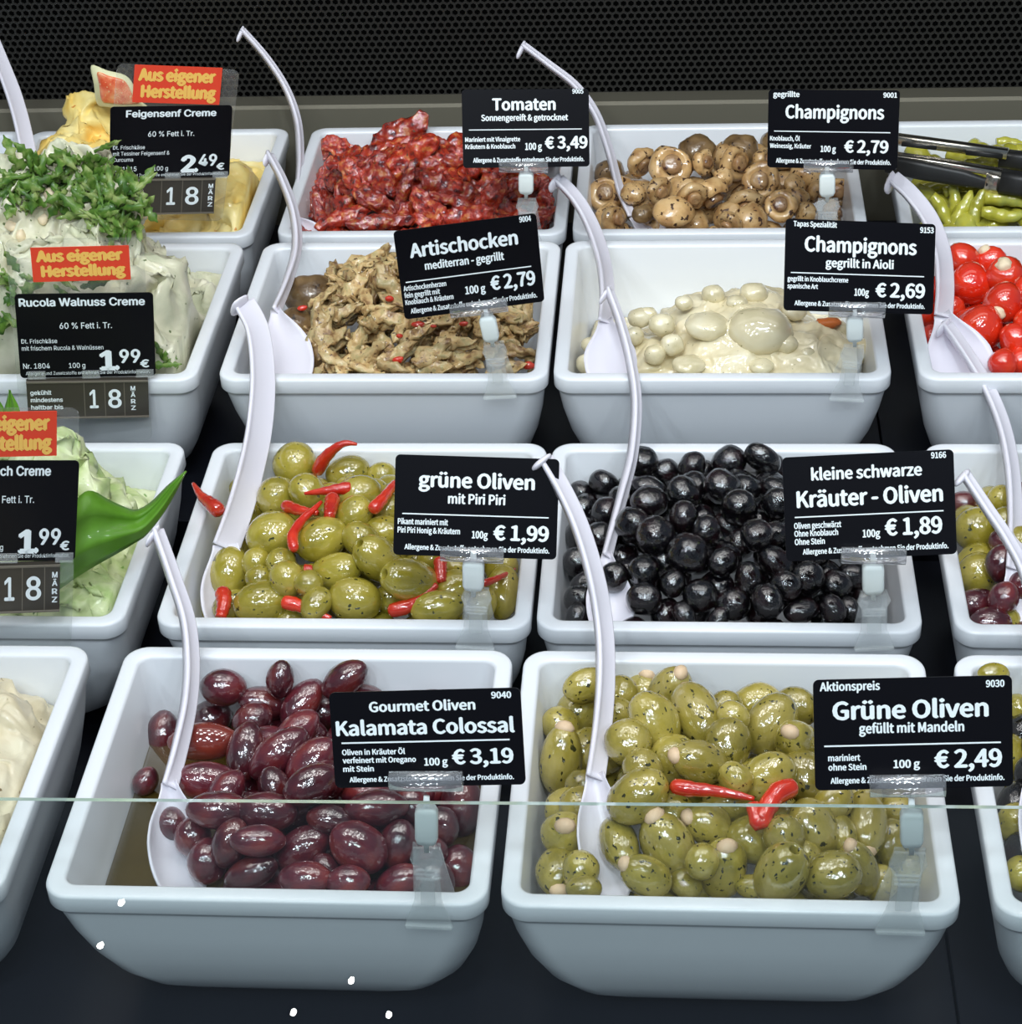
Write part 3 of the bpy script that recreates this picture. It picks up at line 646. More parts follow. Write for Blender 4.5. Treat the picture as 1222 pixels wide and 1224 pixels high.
# ------------------------------------------------------------------ creams
def cream(k, name, m, peaks, base, label, amp, freq, seed, inset=.0106, ridge=1.0, n=110, fine=.0, pw=3.0):
    x0, y0, z = BOWL[k]; bm = bmesh.new(); V = []
    PK = [(at(u, v, y=y), r) for u, v, y, r in peaks]
    for j in range(n + 1):
        row = []
        for i in range(n + 1):
            sx, sy = i / n * 2 - 1, j / n * 2 - 1
            hx = W / 2 - inset; hy = D / 2 - inset
            x = x0 + W / 2 + sx * hx * (1 - .035 * (abs(sx) * abs(sy)) ** 4); y = y0 + D / 2 + sy * hy * (1 - .035 * (abs(sx) * abs(sy)) ** 4)
            hgt = base
            for P, r in PK:
                d = math.hypot(x - P.x, y - P.y); hgt = max(hgt, base + (P.z - z - base) * math.exp(-(d / r) ** pw) ) if True else hgt
            q = Vector((x, y, hgt)) * freq
            e = min(1, (1 - abs(sx)) * 8) * min(1, (1 - abs(sy)) * 8)
            f = ridge * (1 - 2 * abs(nz(q, seed))) * .6 + .5 * nz(q * 2.1, seed + 3) + .35 * (1 - 2 * abs(nz(q * 3.7, seed + 5))) + fine * nz(q * 9, seed + 7)
            zz = z + hgt + amp * f * (.25 + .75 * e) * (1 if hgt > base + .004 else .7)
            off = amp * 1.5 * e
            row.append(bm.verts.new((x + off * nz(q * 1.4, seed + 11), y + off * nz(q * 1.4, seed + 13), zz)))
        V.append(row)
    for j in range(n):
        for i in range(n): bm.faces.new((V[j][i], V[j][i + 1], V[j + 1][i + 1], V[j + 1][i]))
    # close below
    rim = [V[0][i] for i in range(n + 1)] + [V[j][n] for j in range(1, n + 1)] + [V[n][i] for i in range(n - 1, -1, -1)] + [V[j][0] for j in range(n - 1, 0, -1)]
    low = [bm.verts.new((x0 + W / 2 + (v.co.x - x0 - W / 2) * .93, y0 + D / 2 + (v.co.y - y0 - D / 2) * .93, z - .05)) for v in rim]
    for i in range(len(rim)):
        j = (i + 1) % len(rim); bm.faces.new((rim[i], low[i], low[j], rim[j]))
    bm.faces.new(low)
    return tag(obj(name, bm, m), label, 'cream')
cream('L4', 'yellow_cream', MT['creamy'], [(100,122,.655,.026),(82,165,.63,.030),(115,175,.63,.034),(150,190,.62,.045),(270,205,.61,.030),(285,240,.585,.026)], -.020, 'mound of yellow fig mustard cream in the back left bowl', .007, 55, 3)
cream('L3', 'rocket_cream', MT['creamw'], [(88,192,.445,.034),(30,215,.44,.045),(128,250,.425,.026),(172,312,.41,.025),(205,405,.385,.024),(30,300,.40,.05),(110,300,.40,.045)], -.016, 'tall mound of pale rocket walnut cream behind the sticker and card', .0115, 42, 5, fine=.3)
cream('L2', 'green_cream', MT['creamg'], [(45,530,.27,.034),(70,560,.265,.026),(60,640,.245,.034),(90,690,.215,.025),(120,705,.21,.02)], -.024, 'pale green herb cream under the broad leaf', .0075, 75, 9, fine=.3)
cream('L1', 'beige_cream', MT['creamb'], [(-40,838,.115,.030),(-10,850,.10,.022),(-30,905,.075,.040),(10,985,.035,.022),(-20,990,.04,.05)], -.030, 'beige herb cream at the front left corner', .0055, 55, 15)
cream('F', 'aioli_cream', MT['aioli'], [(885,372,.42,.060),(850,358,.435,.045),(960,400,.41,.060),(770,412,.41,.050),(905,352,.44,.045),(1000,405,.42,.055),(690,425,.40,.016)], -.047, 'pale aioli cream filling the bowl around the mushrooms', .0034, 60, 21, inset=.0148, pw=2.0)
bm = bmesh.new(); bmesh.ops.create_icosphere(bm, subdivisions=3, radius=1)
for v in bm.verts: v.co *= 1 + .12 * nz(v.co * 1.3, 3) + .04 * nz(v.co * 4, 9)
CO = [bm_mesh('coated_mushroom', bm, MT['coated'])]
bm = bmesh.new(); bmesh.ops.create_icosphere(bm, subdivisions=3, radius=1)
for v in bm.verts: v.co *= 1 + .18 * nz(v.co * 1.1, 8) + .05 * nz(v.co * 4, 2)
CO.append(bm_mesh('coated_mushroom', bm, MT['coated']))
for u, v, a, b in ((910,395,78,54),(804,412,28,28),(845,390,54,28),(783,424,26,24),(792,388,32,28),(818,362,22,18),(853,352,28,24),(902,350,34,24),(966,425,20,20),(824,436,40,20),(910,438,30,16),(940,412,28,22),(765,380,30,22),(758,402,24,22),(700,435,22,26),(706,412,22,20),(1030,420,30,30),(1000,395,30,26),(950,372,30,22),(882,362,26,18),(775,375,22,16)):
    p = hit('F', u, v)
    o = obj('coated_mushroom', R.choice(CO), None); pm = pxm(p)
    o.matrix_world = Matrix.Translation(p - to_cam(p) * b * .12 / pm) @ frame(RX, Vector((0, 0, 1))).to_4x4() @ Matrix.Diagonal((a / 2 / pm, a / 2 / pm * .9, b / 2 / pm * 1.1, 1)); o.rotation_euler.z += R.uniform(-.3, .3)
    tag(o, 'large cream-coated mushroom cap in the middle of the aioli' if a > 70 else 'small cream-coated mushroom half sunk in the aioli', 'mushroom', 'cream-coated mushrooms')
p = at(990, 386, y=.43); bm = bmesh.new(); bmesh.ops.create_icosphere(bm, subdivisions=2, radius=.0042)
for v in bm.verts: v.co = Vector((v.co.x * 1.7, v.co.y, v.co.z * .7)) * (1 + .4 * nz(v.co * 300, 3))
p = hit('F', 990, 386); o = obj('carrot_piece', bm, mat('carrot', (.62, .16, .03), .4)); o.location = p + to_cam(p) * .006; tag(o, 'small orange carrot piece below the card in the aioli', 'carrot piece')
# rocket leaves on the cream
bm = bmesh.new(); rr = random.Random(5)
dg = bpy.context.evaluated_depsgraph_get()
l3 = [o for o in SC.objects if o.name == 'rocket_cream'][0]
from mathutils.bvhtree import BVHTree
bvh = BVHTree.FromPolygons([v.co.copy() for v in l3.data.vertices], [list(p.vertices) for p in l3.data.polygons])
def leafblade(bm, p, d, up, L, wd, seed, lob=3):
    side = d.cross(up).normalized(); n = 8; rows = []
    for i in range(n + 1):
        t = i / n; wl = wd * (math.sin(math.pi * min(1, t * .95 + .04)) ** .7) * (1 + .45 * math.sin(t * lob * 2 * math.pi + seed))
        c = p + d * (L * t) + up * (L * .25 * math.sin(t * 2.6 + seed))
        rows.append([c - side * wl + up * wl * .12, c, c + side * wl + up * wl * .12])
    V = [[bm.verts.new(q) for q in r] for r in rows]
    for a, b in zip(V, V[1:]):
        for j in range(2): bm.faces.new((a[j], a[j + 1], b[j + 1], b[j]))
spots = [(rr.gauss(90, 42), rr.gauss(212, 14)) for _ in range(110)] + [(rr.uniform(100, 180), rr.uniform(222, 272)) for _ in range(95)] + [(rr.uniform(0, 50), rr.uniform(205, 250)) for _ in range(40)] + [(rr.uniform(0, 24), rr.uniform(325, 385)) for _ in range(16)] + [(rr.uniform(195, 215), rr.uniform(425, 446)) for _ in range(7)] + [(rr.uniform(60, 110), rr.uniform(325, 345)) for _ in range(6)]
for u, v in spots:
    d = ray(u, v).normalized(); h_, n_, _, _ = bvh.ray_cast(CAM, d)
    if h_ is None: continue
    a = rr.uniform(0, 6.28); dirv = (RX * math.cos(a) - RD * math.sin(a) * .8 + to_cam(h_) * rr.uniform(.0, .5)).normalized()
    leafblade(bm, h_ + to_cam(h_) * .003, dirv, to_cam(h_), rr.uniform(.007, .020), rr.uniform(.0010, .0030), rr.uniform(0, 6))
o = obj('rocket_leaves', bm, MT['rocket']); so = o.modifiers.new('thick', 'SOLIDIFY'); so.thickness = .0004
tag(o, 'chopped green rocket leaves scattered over the pale cream mound', 'rocket leaves', None, 'stuff')
# walnut crumbs on the cream mound
for u, v, s in ((60,232,16),(52,262,13),(15,270,15),(135,245,12),(170,255,12),(112,200,12),(128,212,10),(150,268,14),(25,282,14),(95,236,16)):
    d = ray(u, v).normalized(); h_, n_, _, _ = bvh.ray_cast(CAM, d)
    if h_ is None: continue
    bm = bmesh.new(); bmesh.ops.create_icosphere(bm, subdivisions=2, radius=.5 * s / pxm(h_))
    for q in bm.verts: q.co *= 1 + .5 * nz(q.co * 260, u)
    o = obj('walnut_piece', bm, MT['filling']); o.location = h_ + to_cam(h_) * .001; tag(o, 'chopped pale walnut piece on the rocket cream mound', 'walnut', 'walnut pieces on the cream')
# broad wild garlic leaf
def leaf(name, upper, lower, ys, bulge, label, parent=None, n=28):
    bm = bmesh.new(); up_ = smoothpath([Vector((u, v, 0)) for u, v in upper], n); lo_ = smoothpath([Vector((u, v, 0)) for u, v in lower], n); V = []
    for i in range(n + 1):
        t = i / n; y = ys[0] + (ys[1] - ys[0]) * t; row = []
        for j in range(13):
            s = j / 12; q = up_[i] * (1 - s) + lo_[i] * s
            yy = y + (1 - s) * .012 - bulge * math.sin(math.pi * s) + .0016 * math.cos(s * 4 * math.pi + .6) + .0006 * math.sin(s * 46)
            row.append(bm.verts.new(at(q.x, q.y, y=yy)))
        V.append(row)
    for i in range(n):
        for j in range(12): bm.faces.new((V[i][j], V[i + 1][j], V[i + 1][j + 1], V[i][j + 1]))
    o = obj(name, bm, MT['leaf']); so = o.modifiers.new('thick', 'SOLIDIFY'); so.thickness = .0005
    return tag(o, label, 'leaf')
leaf('garlic_leaf', [(40,660),(62,640),(80,612),(98,590),(112,587),(130,597),(150,606),(163,609),(180,600),(200,580),(222,562)], [(40,735),(58,715),(75,702),(92,690),(115,676),(140,662),(160,650),(175,640),(195,615),(210,590),(223,564)], (.182, .222), .004, 'broad green leaf leaning over the right rim of the pale green cream bowl')
leaf('garlic_leaf', [(0,520),(2,500),(6,485),(11,466)], [(26,520),(26,502),(22,485),(12,467)], (.30, .30), .002, 'narrow green leaf tip standing behind the red sticker at the left edge')
leaf('garlic_leaf', [(-18,520),(-14,500),(-8,488),(-4,474)], [(8,520),(10,504),(6,490),(-3,475)], (.31, .31), .002, 'green leaf tip cut by the left edge of the view')
# fig slice on the yellow cream
f = thing('fig_slice', at(138, 108, y=.64), 'pink fig slice standing on the yellow cream', 'fig')
def figshape(sc, yy, pts=((109,78),(128,84),(150,90),(160,102),(168,120),(176,128),(150,130),(128,128),(116,124),(112,100))):
    c = Vector((138, 110))
    m_ = len(pts); out = []
    for i in range(m_):
        p0, p1, p2, p3 = [Vector(pts[(i + q) % m_]) for q in (-1, 0, 1, 2)]
        for t in (0, .25, .5, .75):
            q = .5 * (2 * p1 + (p2 - p0) * t + (2 * p0 - 5 * p1 + 4 * p2 - p3) * t * t + (3 * p1 - p0 - 3 * p2 + p3) * t ** 3)
            out.append(at(c.x + (q.x - c.x) * sc, c.y + (q.y - c.y) * sc, y=yy) - f.location)
    return out
bm = bmesh.new(); loft(bm, [figshape(.62, .6384), figshape(.74, .6396), figshape(.76, .644)]); obj('flesh', bm, MT['figflesh'], f)
bm = bmesh.new(); loft(bm, [figshape(.97, .6405), figshape(1, .642), figshape(.9, .652), figshape(.5, .658)]); obj('rind', bm, MT['figskin'], f)

# ------------------------------------------------------------------ spoons
def spoon(pts, hook, sc_end, sc_w, label, wpx, flip=1, yaw=0.0, conc=.006, scn=0.0):
    P3 = [at(u, v, y=y) for u, v, y in pts]
    root = thing('serving_spoon', P3[-1], label, 'serving spoon', 'white serving spoons')
    path = smoothpath(P3, 44); pm = pxm(path[20]); a = wpx / 2 / pm
    rings = []
    for i, p in enumerate(path):
        t = (path[min(i + 1, 44)] - path[max(i - 1, 0)]).normalized()
        vn = to_cam(p); wv = t.cross(vn).normalized(); nv = wv.cross(t).normalized()
        if nv.dot(vn) < 0: nv = -nv
        c_, s_ = math.cos(yaw), math.sin(yaw); wv, nv = wv * c_ + nv * s_, nv * c_ - wv * s_
        if wv.dot(RX) < 0: wv = -wv
        wv = wv * flip
        k = a * (.9 + .15 * min(1, i / 20)); th = .0011; fl = .0038
        fl = th + .0001 + (fl - th) * min(1, (44 - i) / 14); th *= .35 + .65 * min(1, (44 - i) / 14)
        rings.append([p + wv * x + nv * y - root.location for x, y in ((-k, -th), (k, -th), (k, th * .6), (k - .0005, th), (-k + .0026, th), (-k + .0022, max(th, fl - .0006)), (-k + .0014, fl), (-k + .0006, fl), (-k, max(th * .6, fl - .0006)))])
    bm = bmesh.new(); loft(bm, rings)
    # hooked tip: a rounded tab turned down from the end of the handle
    hp = at(hook[0], hook[1], y=pts[0][2] - .006); ax_ = hp - path[0]
    t = (path[1] - path[0]).normalized(); sd = ax_.normalized(); nn = sd.cross(t).normalized()
    rr_ = []
    for f_, w_ in ((-.25, .8), (0, 1), (.5, 1.05), (.85, .95), (1.05, .7), (1.15, .3)):
        c = path[0] + ax_ * f_ - root.location
        rr_.append([c + nn * (a * 1.05 * w_ * math.cos(q * math.pi / 5)) + t * (.0016 * w_ * math.sin(q * math.pi / 5)) for q in range(10)])
    loft(bm, rr_)
    obj('handle', bm, MT['spoon'], root)
    # scoop
    p0 = path[-1]; p1 = at(*sc_end[:2], y=sc_end[2]); ax_ = p1 - p0; t = ax_.normalized(); vn = to_cam(p0)
    wv = t.cross(vn).normalized(); nv = wv.cross(t).normalized()
    if wv.dot(RX) < 0: wv = -wv
    if nv.dot(vn) < 0: nv = -nv
    W0, N0 = wv, nv
    hw = sc_w / 2 / pxm(p0); bm = bmesh.new(); T_ = []; B_ = []
    for i in range(19):
        u = i / 18; wl = a * (1 - u) + hw * (u ** .7) * 1.02 if u < .45 else None
        s_ = max(0, (u - .1) / .9); prof = a * .95 + (hw - a * .95) * (math.sin(math.pi * .5 * min(1, u / .55)) ** 1.6)
        if u > .6: prof *= math.sqrt(max(.02, 1 - ((u - .6) / .4) ** 2 * .85))
        an = (yaw if flip > 0 else 0) * max(0, 1 - u * 2.5) + scn * min(1, u * 2.5); wv, nv = W0 * math.cos(an) + N0 * math.sin(an), N0 * math.cos(an) - W0 * math.sin(an)
        ra = []; rb = []
        for j in range(13):
            v = j / 12 * 2 - 1
            dep = -conc * math.sin(math.pi * min(1, u * .9 + .08)) * (1 - abs(v) ** 2.2)
            q = p0 + ax_ * (u - .04) + wv * (v * prof) + nv * dep - root.location
            ra.append(bm.verts.new(q + nv * .0007)); rb.append(bm.verts.new(q - nv * .0007))
        T_.append(ra); B_.append(rb)
    for i in range(18):
        for j in range(12):
            bm.faces.new((T_[i][j], T_[i][j + 1], T_[i + 1][j + 1], T_[i + 1][j])); bm.faces.new((B_[i][j], B_[i + 1][j], B_[i + 1][j + 1], B_[i][j + 1]))
        bm.faces.new((T_[i][0], T_[i + 1][0], B_[i + 1][0], B_[i][0])); bm.faces.new((T_[i][12], B_[i][12], B_[i + 1][12], T_[i + 1][12]))
    for j in range(12):
        bm.faces.new((T_[0][j], B_[0][j], B_[0][j + 1], T_[0][j + 1])); bm.faces.new((T_[18][j], T_[18][j + 1], B_[18][j + 1], B_[18][j]))
    obj('scoop', bm, MT['spoon'], root)
    return root
def yl(v, a, b):   # linear in image row between (v,y) pairs
    return a[1] + (b[1] - a[1]) * (v - a[0]) / (b[0] - a[0])
def ylist(pts, tab):
    out = []
    for u, v in pts:
        for (va, ya), (vb, yb) in zip(tab, tab[1:]):
            if v <= vb or (vb, yb) == tab[-1]: out.append((u, v, yl(v, (va, ya), (vb, yb)))); break
    return out
spoon(ylist([(188,634),(208,690),(224,740),(229,790),(226,840),(215,895),(203,940)], [(632,.19),(770,.145),(945,.062)]), (176,650), (222,1085,.022), 78, 'white serving spoon in the dark purple olives of the front row', 19, 1, .35, .008, -.5)
spoon(ylist([(652,549),(672,582),(694,630),(712,690),(722,750),(724,810),(720,870),(712,930)], [(550,.20),(770,.142),(945,.056)]), (640,558), (734,1085,.013), 70, 'white serving spoon in the almond-stuffed green olives', 22, 1, .30, .008, -.5)
spoon(ylist([(292,362),(308,395),(314,450),(310,510),(300,560),(286,610),(270,655)], [(360,.40),(528,.322),(660,.238),(745,.203)]), (278,370), (276,765,.206), 68, 'wide white serving spoon in the green olives with chillies', 30, 1, .1, .007, -.3)
spoon(ylist([(728,347),(742,385),(754,430),(761,480),(757,540),(745,590),(732,640),(726,665)], [(345,.41),(528,.322),(665,.234),(745,.197)]), (718,360), (732,770,.190), 56, 'white serving spoon in the small black olives', 13, 1, .5, .006, 0)
spoon(ylist([(322,185),(338,215),(352,255),(355,295),(345,335),(330,372)], [(185,.58),(290,.505),(380,.413),(445,.378)]), (316,196), (350,470,.362), 66, 'white serving spoon in the grilled artichokes', 12, 1, .5, .006, 0)
spoon(ylist([(668,214),(690,238),(708,270),(721,310),(726,350),(724,385)], [(212,.56),(290,.505),(380,.413),(445,.378)]), (658,226), (735,470,.362), 62, 'white serving spoon in the pale aioli mushrooms', 17, 1, .3, .006, 0)
spoon(ylist([(290,36),(318,68),(342,105),(356,145),(359,190),(357,230),(354,262)], [(35,.735),(150,.690),(270,.575)]), (284,48), (372,296,.566), 40, 'white serving spoon in the sun-dried tomatoes', 9, 1, .4, .005, 0)
spoon(ylist([(626,54),(655,76),(688,102),(712,135),(728,178),(741,225),(756,258)], [(50,.735),(150,.690),(270,.578)]), (619,68), (795,285,.570), 30, 'white serving spoon in the whole grilled mushrooms', 10, 1, .4, .005, 0)
spoon(ylist([(1068,212),(1090,232),(1112,262),(1126,300),(1130,340),(1128,378)], [(210,.56),(285,.505),(380,.414),(445,.380)]), (1060,228), (1165,480,.372), 80, 'white serving spoon in the red stuffed peppers', 20, 1, .2, .006, -.2)
spoon(ylist([(1132,388),(1158,425),(1182,465),(1200,510),(1210,560),(1214,620),(1212,680)], [(388,.41),(528,.322),(665,.234),(745,.197)]), (1121,398), (1226,775,.192), 44, 'white serving spoon in the mixed olives at the right edge', 17, 1, .4, .006, -.3)
spoon(ylist([(1154,567),(1180,606),(1206,645),(1228,690),(1242,760),(1244,830),(1238,900)], [(565,.20),(770,.145),(945,.062)]), (1144,578), (1262,1085,.022), 62, 'white serving spoon cut by the right edge, tip over the mixed olives', 15, 1, .3, .006, -.3)
spoon(ylist([(-14,35),(2,75),(17,115),(28,155),(38,205)], [(20,.72),(205,.59)]), (-22,45), (46,270,.56), 40, 'white serving spoon cut by the left edge behind the rocket cream', 18, 1, .1, .005, 0)

# ------------------------------------------------------------------ lettering
FD = bpy.utils.system_resource('DATAFILES', path='fonts') or ''
def font(n):
    try: return bpy.data.fonts.load(os.path.join(FD, n))
    except Exception: return None
F1, F2 = font('Noto Sans CJK Regular.woff2'), font('Inter.woff2')
TC = {}
def glyphs(txt, fnt, bold):
    k = (txt, id(fnt), bold)
    if k in TC: return TC[k]
    cu = bpy.data.curves.new('t', 'FONT'); cu.body = txt
    if fnt: cu.font = fnt
    cu.size = 1; cu.resolution_u = 3
    o = bpy.data.objects.new('t', cu); COL.objects.link(o)
    me = bpy.data.meshes.new_from_object(o.evaluated_get(bpy.context.evaluated_depsgraph_get()))
    vs = [(v.co.x, v.co.y) for v in me.vertices]; fs = [list(p.vertices) for p in me.polygons]
    bpy.data.objects.remove(o); bpy.data.curves.remove(cu); bpy.data.meshes.remove(me)
    TC[k] = (vs, fs); return TC[k]
def letters(bm, txt, fnt, bold, x0, x1, yb, cap, z, mi=0):
    """text spanning x0..x1 with its baseline at yb and capitals cap high"""
    vs, fs = glyphs(txt, fnt, bold)
    if not vs: return
    ch = max(v[1] for v in glyphs('H', fnt, bold)[0]); a = min(v[0] for v in vs); b = max(v[0] for v in vs)
    sx = (x1 - x0) / (b - a); sy = cap / ch
    offs = ((0, 0),) if bold <= 0 else ((-bold, 0), (bold, 0), (0, bold * .7), (0, -bold * .7), (bold * .5, bold * .4), (-bold * .5, -bold * .4))
    for q, (ox, oy) in enumerate(offs):
        V = [bm.verts.new((x0 + (x - a + ox) * sx, yb + (y + oy) * sy, z + q * 4e-6)) for x, y in vs]
        for f_ in fs:
            try: bm.faces.new([V[i] for i in f_]).material_index = mi
            except ValueError: pass
def plane_hit(px, o_, n_):
    d = ray(*px); return CAM + d * ((o_ - CAM).dot(n_) / d.dot(n_))
def card_frame(tl, tr, bl, y, psi=None, br=None):
    """rectangle in a plane through the depth y at its top; the plane turns and leans so that the corners are square"""
    def corners(ps):
        n_ = Vector((math.sin(ps[0]) * math.cos(ps[1]), -math.cos(ps[0]) * math.cos(ps[1]), math.sin(ps[1]))); o_ = at((bl[0] + br[0]) / 2, bl[1], y=y) if br else at((tl[0] + tr[0]) / 2, tl[1], y=y)
        return [plane_hit(q, o_, n_) for q in (tl, tr, bl)]
    if psi is None:
        def err(ps):
            a, b, c = corners(ps); e = abs((b - a).normalized().dot((a - c).normalized())) + .02 * abs(ps[0]) + .01 * abs(ps[1])
            if br:
                q = b + c - a - CAM; zc = q.dot(RF); e += math.hypot(611 + FPX * q.dot(RX) / zc - br[0], 612 + FPX * q.dot(RD) / zc - br[1]) / 60
            return e
        psi = min(((math.radians(k), math.radians(t)) for k in range(-20, 36) for t in (range(-6, 31, 2) if br else (0,))), key=err)
    a, b, c = corners(psi)
    x = (b - a); w_ = x.length; x = x.normalized(); yv = (a - c); yv = (yv - x * yv.dot(x)); h_ = yv.length; yv.normalize(); z = x.cross(yv)
    ctr_ = a + x * w_ / 2 - yv * h_ / 2
    m = Matrix.Identity(4)
    for i in range(3): m[i][0] = x[i]; m[i][1] = yv[i]; m[i][2] = z[i]; m[i][3] = ctr_[i]
    card_frame.psi = psi
    return m, w_, h_
ALG = 'Allergene & Zusatzstoffe entnehmen Sie der Produktinfo.'
def card(tl, tr, bl, y, items, label, fnt, bold, line=None, psi=None, br=None):
    m, w_, h_ = card_frame(tl, tr, bl, y, psi, br)
    root = thing('price_card', (0, 0, 0), label, 'price card', 'black price cards'); root.matrix_world = m
    bm = bmesh.new(); plate(bm, rrect(w_ / 2, h_ / 2, .0022, 5), .0007, None, -.0007); obj('panel', bm, MT['card'], root, False)
    bm = bmesh.new()
    for it in items:
        t, u0, u1, v, cap = it[:5]
        letters(bm, t, fnt, it[5] if len(it) > 5 else bold, (u0 - .5) * w_, (u1 - .5) * w_, (.5 - v) * h_, cap * h_, .00012)
    obj('lettering', bm, MT['ink'], root, False)
    if line:
        bm = bmesh.new(); box(bm, ((line[0] + line[1] - 1) / 2 * w_, (.5 - line[2]) * h_, .00012), ((line[1] - line[0]) * w_, .00055, .0002)); obj('rule', bm, MT['ink'], root, False)
    return m, w_, h_
Bd = .016
def clip(tube_, stub, top, bot, y0, label):
    """clear clip: tube_ (u0,v,u1,v2 of its axis, half height), stub (u,v,w,h), jaw top (u,v,w), bottom (u,v,w)"""
    (ua, va), (ub, vb), th = tube_
    yt = y0 - .0085; pa, pb = at(ua, va, y=yt), at(ub, vb, y=yt)
    root = thing('card_clip', (pa + pb) / 2, label, 'card clip', 'clear card clips'); L0 = root.location.copy()
    pm = pxm(L0); r = th / 2 / pm
    bm = bmesh.new(); ax_ = (pb - pa).normalized(); u_ = Vector((0, 0, 1)); u_ = (u_ - ax_ * u_.dot(ax_)).normalized(); n_ = ax_.cross(u_)
    prof = [(math.cos(q * math.pi / 9) * r, math.sin(q * math.pi / 9) * r * .8) for q in range(18)]
    loft(bm, [[p - L0 + u_ * c + n_ * s for c, s in prof] for p in (pa, pa + (pb - pa) * .49, pa + (pb - pa) * .5, pa + (pb - pa) * .51, pb)]); obj('gripper_tube', bm, MT['tubeac'], root)
    def fr(p, q):   # frame: local y from q (below) up to p
        yv = (p - q).normalized(); x = Vector((1, 0, 0)); x = (x - yv * x.dot(yv)).normalized(); z = x.cross(yv); mm = Matrix.Identity(4)
        for i in range(3): mm[i][0] = x[i]; mm[i][1] = yv[i]; mm[i][2] = z[i]; mm[i][3] = (p - L0)[i]
        return mm
    s0 = at(stub[0], stub[1] - stub[3] / 2, y=yt + .002); s1 = at(stub[4] if len(stub) > 4 else stub[0], stub[1] + stub[3] / 2, y=yt + .002); hw = stub[2] / 2 / pm; hh = (s0 - s1).length
    bm = bmesh.new(); mm = fr(s0, s1)
    loft(bm, [[mm @ Vector((x * k, yy, z * k)) for x, z in rrect(hw, hw * .6, hw * .3, 3)] for yy, k in ((hh * .28, .25), (hh * .02, .3), (0, .75), (-hh * .15, 1), (-hh * .85, 1), (-hh, .8), (-hh * 1.1, .25), (-hh * 1.3, .22))]); obj('swivel_stub', bm, MT['stub'], root)
    j0 = at(top[0], top[1], y=yt + .002); j1 = at(bot[0], bot[1], y=y0 - .0075); mm = fr(j0, j1); hj = (j0 - j1).length; wt, wb = top[2] / 2 / pm, bot[2] / 2 / pm
    out = [(-wt, 0), (-wt * 1.02, -hj * .05), (-wt * 1.25, -hj * .18), (-wt * .98, -hj * .28), (-wt * .92, -hj * .45), (-wt * 1.0, -hj * .68), (-wb, -hj), ]
    out = out + [(-x, y) for x, y in reversed(out)]
    bm = bmesh.new(); plate(bm, out, .0012, mm, -.0006)
    for v_, k in ((.30, .85), (.35, .85), (.40, .8)): box(bm, (0, -hj * v_, .001), (wt * 2 * k, .0006, .0012), mm)
    box(bm, (0, -hj * .985, .0008), (wb * 1.9, .0012, .002), mm); obj('front_jaw', bm, MT['jaw'], root, False)
    bm = bmesh.new(); box(bm, (0, -hj * .57, .0006), (wt * 1.05, hj * .30, .0014), mm); obj('spring_window', bm, MT['jaw'], root, False)
    k0 = at(top[0], top[1] + 4, y=y0 + .0045); q = Vector((j1.x, y0 + .0125, BOWL_Z + -.012)); mm2 = fr(k0, q); h2 = (k0 - q).length
    bm = bmesh.new(); plate(bm, [(-wt, 0), (wt, 0), (wb * .9, -h2), (-wb * .9, -h2)], .001, mm2, 0); obj('back_jaw', bm, MT['jaw'], root, False)
Y1, Y2, Y3, Y4 = -.006, .1735, .3552, .5397
card((393,828),(622,822),(401,942), Y1, [('9040',.85,.95,.10,.065),('Gourmet Oliven',.21,.76,.21,.10),('Kalamata Colossal',.03,.955,.45,.145),('Oliven in Kräuter Öl',.05,.38,.655,.055),('verfeinert mit Oregano',.05,.435,.74,.055),('mit Stein',.05,.21,.83,.055),('100 g',.48,.60,.78,.075),('€ 3,19',.63,.94,.77,.15),(ALG,.08,.94,.94,.05)], 'black price card reading Kalamata Colossal on the front left bowl', F1, Bd, (.05,.93,.53), None, (634, 935))
card((972,813),(1210,807),(975,945), Y1, [('Aktionspreis',.035,.335,.10,.075),('9030',.87,.96,.10,.06),('Grüne Oliven',.10,.875,.36,.155,),('gefüllt mit Mandeln',.23,.755,.49,.085),('mariniert',.07,.23,.735,.055),('ohne Stein',.07,.26,.82,.055),('100 g',.40,.53,.81,.07),('€ 2,49',.61,.94,.815,.155),(ALG,.08,.955,.94,.05)], 'black price card reading Grüne Oliven gefüllt mit Mandeln', F1, Bd, (.05,.94,.60), None, (1213, 938))
card((473,543),(669,549),(470,663), Y2, [('grüne Oliven',.15,.85,.31,.14),('mit Piri Piri',.33,.675,.47,.095),('Pikant mariniert mit',.025,.33,.69,.055),('Piri Piri Honig & Kräutern',.025,.405,.775,.055),('100g',.48,.575,.81,.07),('€ 1,99',.615,.945,.82,.145),(ALG,.07,.955,.94,.05)], 'black price card reading grüne Oliven mit Piri Piri', F1, Bd, (.05,.945,.585), None, (671, 668))
card((935,547),(1140,537),(943,671), Y2, [('9166',.87,.955,.075,.055),('kleine schwarze',.17,.81,.23,.11),('Kräuter - Oliven',.08,.925,.485,.15),('Oliven geschwärzt',.055,.33,.69,.055),('Ohne Knoblauch',.055,.31,.765,.055),('Ohne Stein',.055,.23,.845,.055),('100g',.455,.555,.80,.07),('€ 1,89',.59,.915,.79,.155),(ALG,.10,.95,.94,.05)], 'black price card reading kleine schwarze Kräuter - Oliven', F1, Bd, (.06,.93,.58), None, (1147, 662))
